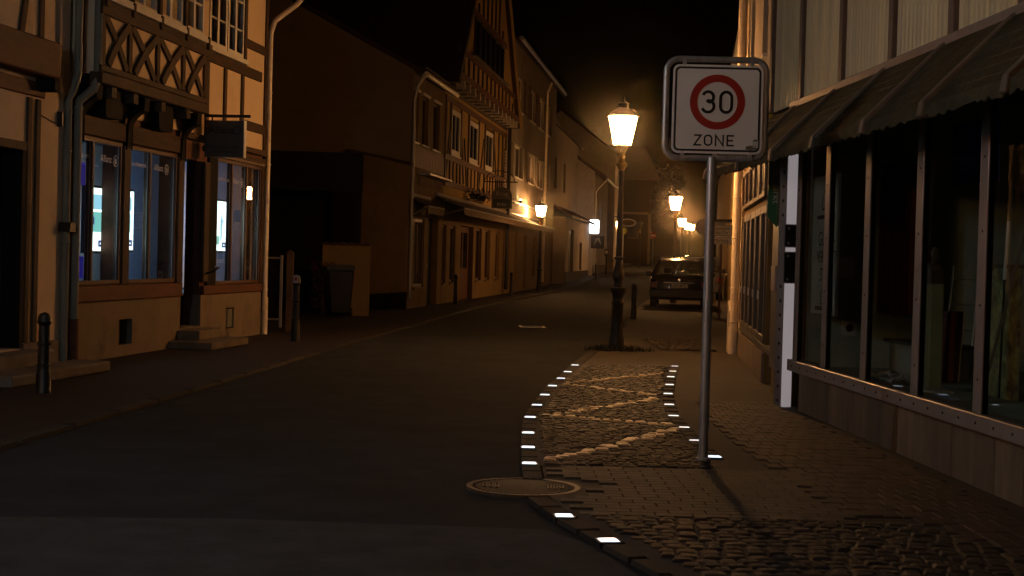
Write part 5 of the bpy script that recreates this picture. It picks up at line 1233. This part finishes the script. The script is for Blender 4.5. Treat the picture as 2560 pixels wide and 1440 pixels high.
# third house on the right, farther back, with its gutter and fence
b3 = thing('brown_house', 'brown rendered house on the right beyond the brightly lit downpipe', 'house', (10.7, 78, 0), math.atan2(25 - 78, 4.35 - 10.7)); LB3 = math.hypot(53, 6.35)
MB().wall(0, LB3, -.1, 5.6, [(LB3 - 6, LB3 - 4.8, 3.4, 4.8), (LB3 - 10, LB3 - 8.8, 3.4, 4.8), (LB3 - 20, LB3 - 18.8, 1.0, 2.4), (LB3 - 30, LB3 - 28.8, 1.0, 2.4)], 0, .25).build('front_wall', m_yellow, b3)
MB().prism([(.251, -.1), (8, -.1), (8, 5.6), (4, 8.5), (.0, 5.6), (.0, -.1)], LB3 + .001, LB3 + .1, 'x').build('end_wall', m_pale_wall, b3)
MB().box(0, LB3, 7.8, 8, -.1, 5.6).build('back_wall', m_gable, b3); gable_roof(b3, -.2, LB3 + .25, 0, 8, 5.6, 8.6, .5)
for k, (a, z0, z1) in enumerate(((LB3 - 6, 3.4, 4.8), (LB3 - 10, 3.4, 4.8), (LB3 - 20, 1.0, 2.4), (LB3 - 30, 1.0, 2.4))): window(b3, a, a + 1.2, z0, z1, m_white, .08, .08, (a + .6,), (), None, True)
MB().tube([(0, -.55, 5.42), (LB3 + .25, -.55, 5.42)], .09, 10).build('gutter', m_zinc, b3, True)
MB().tube([(LB3 - .1, -.55, 5.35), (LB3 - .1, -.50, 5.1), (LB3 - .1, -.2, 4.75), (LB3 - .1, -.08, 4.5), (LB3 - .1, -.08, 0)], .055, 10).build('downpipe', m_zinc, b3, True)
for k in range(9): MB().tube([(LB3 - .1 - k * .45, -.6, 5.36), (LB3 - .1 - k * .45, -.62, 5.50)], .012, 5).build('gutter_bracket', m_iron, b3)
pf = thing('picket_fence', 'low dark picket fence right of the parked car', 'fence', (4.95, 36.5, 0), math.atan2(8, .7))
for k in range(16): MB().prism([(k * .14, .05), (k * .14 + .09, .05), (k * .14 + .09, 1.0), (k * .14 + .045, 1.08), (k * .14, 1.0)], -.01, .01).build('picket', m_timber_black, pf)
for z in (.3, .8): MB().box(-.05, 2.3, .011, .04, z, z + .06).build('fence_rail', m_timber_black, pf)

# ------------------------------------------------------------------ parked cars
def wheel(t, x, y, r=.31, w=.20):
    wt = MB().lathe([(r * .68, -w / 2), (r * .93, -w / 2), (r, -w / 2 + .03), (r, w / 2 - .03), (r * .93, w / 2), (r * .68, w / 2)], 24).build('wheel', m_rubber, t, True)
    wt.matrix_local = Matrix.Translation((x, y, r)) @ Matrix.Rotation(R(90), 4, 'Y')
    MB().lathe([(.0, -w * .3), (r * .66, -w * .42), (r * .66, w * .42), (.0, w * .3)], 16).build('rim', m_rim, wt, True)
def car(label, x, y, rz, paint, plate, k=1.0):
    t = thing('parked_car', label, 'car', (x, y, gz(y)), rz, 'cars parked along the right side')
    # body: stations along the length; each a half profile (x, z)
    def prof(w, zb, zs, zt, tuck): return [(w - tuck, zb), (w - .02, zb + .08), (w, zb + .28), (w, zs - .05), (w - .02, zs), (w - .07, zt)]
    ST = [(-.02, prof(.74, .34, .78, .86, .08)), (.06, prof(.84, .26, .88, .95, .10)), (.35, prof(.87, .24, .90, .97, .10)), (1.2, prof(.885, .22, .90, .96, .10)), (2.4, prof(.885, .22, .88, .94, .10)), (3.25, prof(.875, .24, .86, .92, .10)), (3.9, prof(.83, .26, .76, .82, .12)), (4.25, prof(.72, .30, .66, .71, .14)), (4.33, prof(.62, .36, .58, .62, .14))]
    m = MB(); vs = []; n = 6
    for yy, P in ST: vs += [(-a, yy, b_ * k) for a, b_ in P] + [(a, yy, b_ * k) for a, b_ in reversed(P)]
    w = 2 * n; fs = []
    for i in range(len(ST) - 1):
        for j in range(w): fs.append((i * w + j, i * w + (j + 1) % w, (i + 1) * w + (j + 1) % w, (i + 1) * w + j))
    fs.append(tuple(range(w))); fs.append(tuple((len(ST) - 1) * w + j for j in range(w - 1, -1, -1)))
    m.add(vs, fs); body = m.build('body', paint, t, True, bevel=.02)
    zb, zt = .955 * k, 1.42 * k
    # cabin corner points: rear, front
    rb, rt = .04, .30; fb, ft = 3.25, 2.45; wb, wt = .80, .60
    def pt(s_, yy, z): 
        f = (z - zb) / (zt - zb); return (s_ * (wb + (wt - wb) * f), yy, z)
    roof = [(-wt, rt - .02, zt), (wt, rt - .02, zt), (wt, ft, zt), (-wt, ft, zt)]
    m = MB(); rows = []; 
    for yy, dz in ((rt - .05, -.015), (rt + .12, .02), (1.0, .05), (1.8, .045), (ft - .1, .015), (ft + .03, -.02)):
        rows.append([(-wt - .02, yy, zt + dz - .03), (-wt * .8, yy, zt + dz + .012), (0, yy, zt + dz + .03), (wt * .8, yy, zt + dz + .012), (wt + .02, yy, zt + dz - .03)])
    vs = [v for r_ in rows for v in r_]; nn = len(vs); vs += [(a, b_, c - .035) for a, b_, c in vs]; fs = []
    for i in range(5):
        for j in range(4): fs.append((i * 5 + j, i * 5 + j + 1, i * 5 + j + 6, i * 5 + j + 5)); fs.append((nn + i * 5 + j, nn + i * 5 + j + 5, nn + i * 5 + j + 6, nn + i * 5 + j + 1))
    for i in range(5): fs += [(i * 5, i * 5 + 5, nn + i * 5 + 5, nn + i * 5), (i * 5 + 4, nn + i * 5 + 4, nn + i * 5 + 9, i * 5 + 9)]
    for j in range(4): fs += [(j, nn + j, nn + j + 1, j + 1), (25 + j, 26 + j, nn + 26 + j, nn + 25 + j)]
    m.add(vs, fs).build('roof', paint, t, True)
    for s_ in (-1, 1):
        for (y0_, y1_, wd) in ((rb, rt, .055), (1.15, 1.05, .04), (2.15, 1.95, .04), (fb, ft, .045)):
            MB().tube([pt(s_ * .985, y0_ + .02, zb - .02), pt(s_ * .985, y1_, zt)], wd, 6).build('pillar', paint, t, True)
        g = [pt(s_, rb + .06, zb), pt(s_, fb, zb), pt(s_, ft, zt - .02), pt(s_, rt, zt - .02)]
        MB().add(g + [(a - s_ * .006, b_, c) for a, b_, c in g], [(0, 1, 2, 3), (7, 6, 5, 4)]).build('side_window', m_carglass, t)
        MB().tube([(s_ * wt * .9, rt + .02, zt + .055), (s_ * wt * .93, .9, zt + .105), (s_ * wt * .93, 1.7, zt + .10), (s_ * wt * .9, 2.2, zt + .05)], .014, 6).build('roof_rail', m_chrome, t, True)
        MB().prism([(s_ * .63, .80 * k), (s_ * .835, .76 * k), (s_ * .825, .60 * k), (s_ * .66, .60 * k)], -.045, .10).build('tail_light', m_taillight, t, bevel=.01)
        mr = MB().prism(rounded(s_ * .98 - .10, s_ * .98 + .10, .92 * k, 1.06 * k, .05), 2.75, 2.87).build('wing_mirror', paint, t); MB().box(min(s_ * .86, s_ * .90), max(s_ * .86, s_ * .90), 2.78, 2.84, .94 * k, .98 * k).build('mirror_stalk', m_trim, mr)
        wheel(t, s_ * .76, .80); wheel(t, s_ * .76, 3.42)
    for nm, A, B_ in (('rear_window', (rb, zb), (rt - .01, zt - .03)), ('windscreen', (fb, zb - .02), (ft, zt - .02))):
        g = [pt(-.97, A[0], A[1]), pt(.97, A[0], A[1]), pt(.97, B_[0], B_[1]), pt(-.97, B_[0], B_[1])]; MB().add(g + [(a, b_ + .006, c) for a, b_, c in g], [(0, 1, 2, 3), (7, 6, 5, 4)]).build(nm, m_carglass, t)
    for sx in (-.38, .38):
        st = MB().prism(rounded(sx - .24, sx + .24, .5 * k, 1.0 * k, .06), 1.75, 1.90).build('front_seat', m_trim, t); MB().prism(rounded(sx - .12, sx + .12, 1.02 * k, 1.19 * k, .05), 1.78, 1.87).build('headrest', m_trim, st)
    MB().prism(rounded(-.70, .70, .5 * k, .98 * k, .06), .75, .90).build('rear_seat', m_trim, t)
    bp = MB().prism(rounded(-.86, .86, .32, .56, .06), -.10, .10).build('bumper', paint, t, bevel=.02)
    MB().box(-.45, .45, -.052, -.024, .755 * k, .775 * k).build('boot_trim', m_chrome, t)
    np_ = MB().prism(rounded(-.26, .26, .615 * k, .725 * k, .012), -.045, -.035).build('number_plate', m_sign_w, t)
    text('plate_lettering', plate, .098, m_sign_k, np_, (.015, -.0465, .67 * k), ext=.0008, sx=.74, bold=.002)
    MB().box(-.258, -.225, -.0468, -.0452, .62 * k, .72 * k).build('plate_band', m_screen_off, np_)
    MB().tube([(.0, -.01, .985 * k), (.30, .02, 1.02 * k)], .008, 5).build('rear_wiper', m_trim, t); MB().tube([(0, rt + .05, zt + .04), (0, rt - .05, zt + .20)], .004, 5).build('aerial', m_trim, t)
    MB().lathe([(.0, 0), (.045, .0), (.045, .008), (.0, .01)], 16).build('badge', m_chrome, t).matrix_local = Matrix.Translation((0, -.03, .835 * k)) @ Matrix.Rotation(R(90), 4, 'X')
    return t
m_screen_off = M('plate_blue', (.01, .02, .15), .5, .1, 5)
car('dark estate car parked on the right, seen from behind', 4.93, 43.7, R(-7.0), m_carpaint, 'HOG·JM 91')
car('taller grey car parked beyond the dark estate, partly behind the sign pole', 6.75, 53.5, R(-7.0), m_carpaint2, 'HOG·K 27', 1.10)

# ------------------------------------------------------------------ signs farther down the street
ds = thing('direction_sign', 'pale two-part direction sign board behind the zone sign pole', 'road sign', (5.05, 36.0, 0), R(-4))
MB().tube([(0, 0, 0), (0, 0, 1.95)], .03, 10).build('post', M('post_redbrown', (.10, .03, .02), .5, .2, 8), ds, True)
for z0, z1, tx in ((2.03, 2.30, 'Feuerpark\nGas-Tor'), (1.83, 2.015, 'Marburg')):
    bd = MB().prism(rounded(-.29, .29, z0, z1, .02), -.05, -.04).build('board', m_sign_w, ds); ro = rounded(-.28, .28, z0 + .01, z1 - .01, .015); ri = rounded(-.272, .272, z0 + .018, z1 - .018, .012); kk = len(ro)
    MB().add([(a, -.0512, b_) for a, b_ in ro] + [(a, -.0512, b_) for a, b_ in ri], [(i, (i + 1) % kk, kk + (i + 1) % kk, kk + i) for i in range(kk)]).build('board_border', m_sign_k, bd)
    text('board_lettering', tx, .10, m_sign_k, bd, (0, -.0515, (z0 + z1) / 2), ext=.0006)
MB().box(-.12, .25, -.03, .0, 2.36, 2.44).build('top_plate', m_sign_k, ds)
def post_sign(name, label, x, y, h, shape):
    t = thing(name, label, 'road sign', (x, y, gz(y))); MB().tube([(0, 0, 0), (0, 0, h + .2)], .035, 8).build('post', m_steel, t, True); return t
t = post_sign('square_sign', 'dark square sign on a thin post before the far white house', 4.55, 80, 2.2, 0)
MB().prism(rounded(-.36, .36, 1.75, 2.45, .04), -.06, -.04).build('panel', m_sign_k, t); MB().prism(rounded(-.33, .33, 1.78, 2.42, .04), -.064, -.0605).build('panel_face', M('sign_darkblue', (.02, .025, .06), .4, .2, 6), t); MB().prism([(-.2, 1.9), (.0, 2.2), (.2, 1.95), (.1, 2.35), (-.1, 2.3)], -.068, -.0645).build('panel_print', m_soft_white, t)
t = post_sign('bus_stop_sign', 'small round yellow-green bus stop sign far down the street', 8.3, 112, 2.9, 1)
MB().prism([(.26 * math.cos(R(15 * k)), 2.85 + .26 * math.sin(R(15 * k))) for k in range(24)], -.06, -.04).build('disc', M('sign_lime', (.55, .45, .03), .5, .1, 4), t); MB().ring((0, 2.85), .17, .21, -.064, 24).build('green_ring', m_green, t); text('bus_stop_letter', 'H', .26, m_green, t, (0, -.065, 2.85), ext=.001, bold=.006)
t = post_sign('no_entry_sign', 'round no entry sign at the dark far end of the street', 13.2, 140, 2.6, 2)
MB().prism([(.32 * math.cos(R(15 * k)), 2.6 + .32 * math.sin(R(15 * k))) for k in range(24)], -.06, -.04).build('disc', m_sign_r, t); MB().box(-.22, .22, -.066, -.0605, 2.54, 2.66).build('white_bar', m_sign_w, t)
t = post_sign('round_sign', 'round sign seen from behind left of the pole top', 5.9, 44.5, 2.4, 2); MB().prism([(-.2 + .25 * math.cos(R(15 * k)), 2.45 + .25 * math.sin(R(15 * k))) for k in range(24)], -.06, -.05).build('disc', m_steel, t); MB().prism(rounded(.05, .45, 2.25, 2.62, .02), -.03, -.02).build('back_plate', m_zinc, t)
t = thing('parking_meter', 'slim dark parking meter post on the far left pavement', 'parking meter', (6.0, 95, gz(95))); MB().tube([(0, 0, 0), (0, 0, 1.1)], .05, 8).build('post', m_iron, t, True); MB().prism(rounded(-.13, .13, 1.1, 1.6, .08), -.08, .08).build('head', m_iron, t); MB().prism(rounded(-.08, .08, 1.3, 1.5, .02), -.084, -.0805).build('dial', m_sign_w, t)

# ------------------------------------------------------------------ trees closing the far end
def tree(label, x, y, h, r, seed):
    q = random.Random(seed); t = thing('broadleaf_tree', label, 'tree', (x, y, gz(min(y, 160)) - .1), 0, 'dark trees at the end of the street')
    tr = MB().tube([(0, 0, 0), (.05, 0, h * .2), (-.05, .05, h * .42), (.1, 0, h * .62), (.0, 0, h * .85)], [.26, .2, .16, .1, .03], 9)
    lobes = []
    for k in range(9):
        a = q.uniform(0, 6.28); z0 = h * q.uniform(.3, .6); L = r * q.uniform(.5, .9); e = (L * math.cos(a), L * math.sin(a), z0 + L * q.uniform(.4, .9)); tr.tube([(0, 0, z0), (e[0] * .5, e[1] * .5, z0 + (e[2] - z0) * .65), e], [.09, .06, .02], 6); lobes.append((e, r * q.uniform(.35, .6)))
    lobes.append(((0, 0, h * .85), r * .6)); tr.build('trunk', m_bark, t, True); m = MB()
    for (c, rr) in lobes:
        for k in range(330):
            d = Vector((q.gauss(0, 1), q.gauss(0, 1), q.gauss(0, .8))).normalized() * rr * q.uniform(.35, 1.0) ** .6; p = Vector(c) + d; s_ = q.uniform(.09, .2); u = Vector((q.gauss(0, 1), q.gauss(0, 1), q.gauss(0, 1))).normalized(); v = u.cross(Vector((q.gauss(0, 1), q.gauss(0, 1), q.gauss(0, 1)))).normalized()
            m.add([p - u * s_, p + v * s_ * .5, p + u * s_, p - v * s_ * .5], [(0, 1, 2, 3)])
    m.build('crown', m_leaf, t)
tree('dark broadleaf tree closing the street end, left of the distant lamps', 14.0, 165, 12, 4.5, 2)
tree('dark broadleaf tree at the far left of the street end', 8.0, 160, 12, 4.5, 4)

# ------------------------------------------------------------------ added thin haze imitating lens glow around the lamps
hz = MB().box(-170, 180, -62, 205, -1.5, 16).build('haze', m_glow_haze)
hz['kind'] = 'stuff'
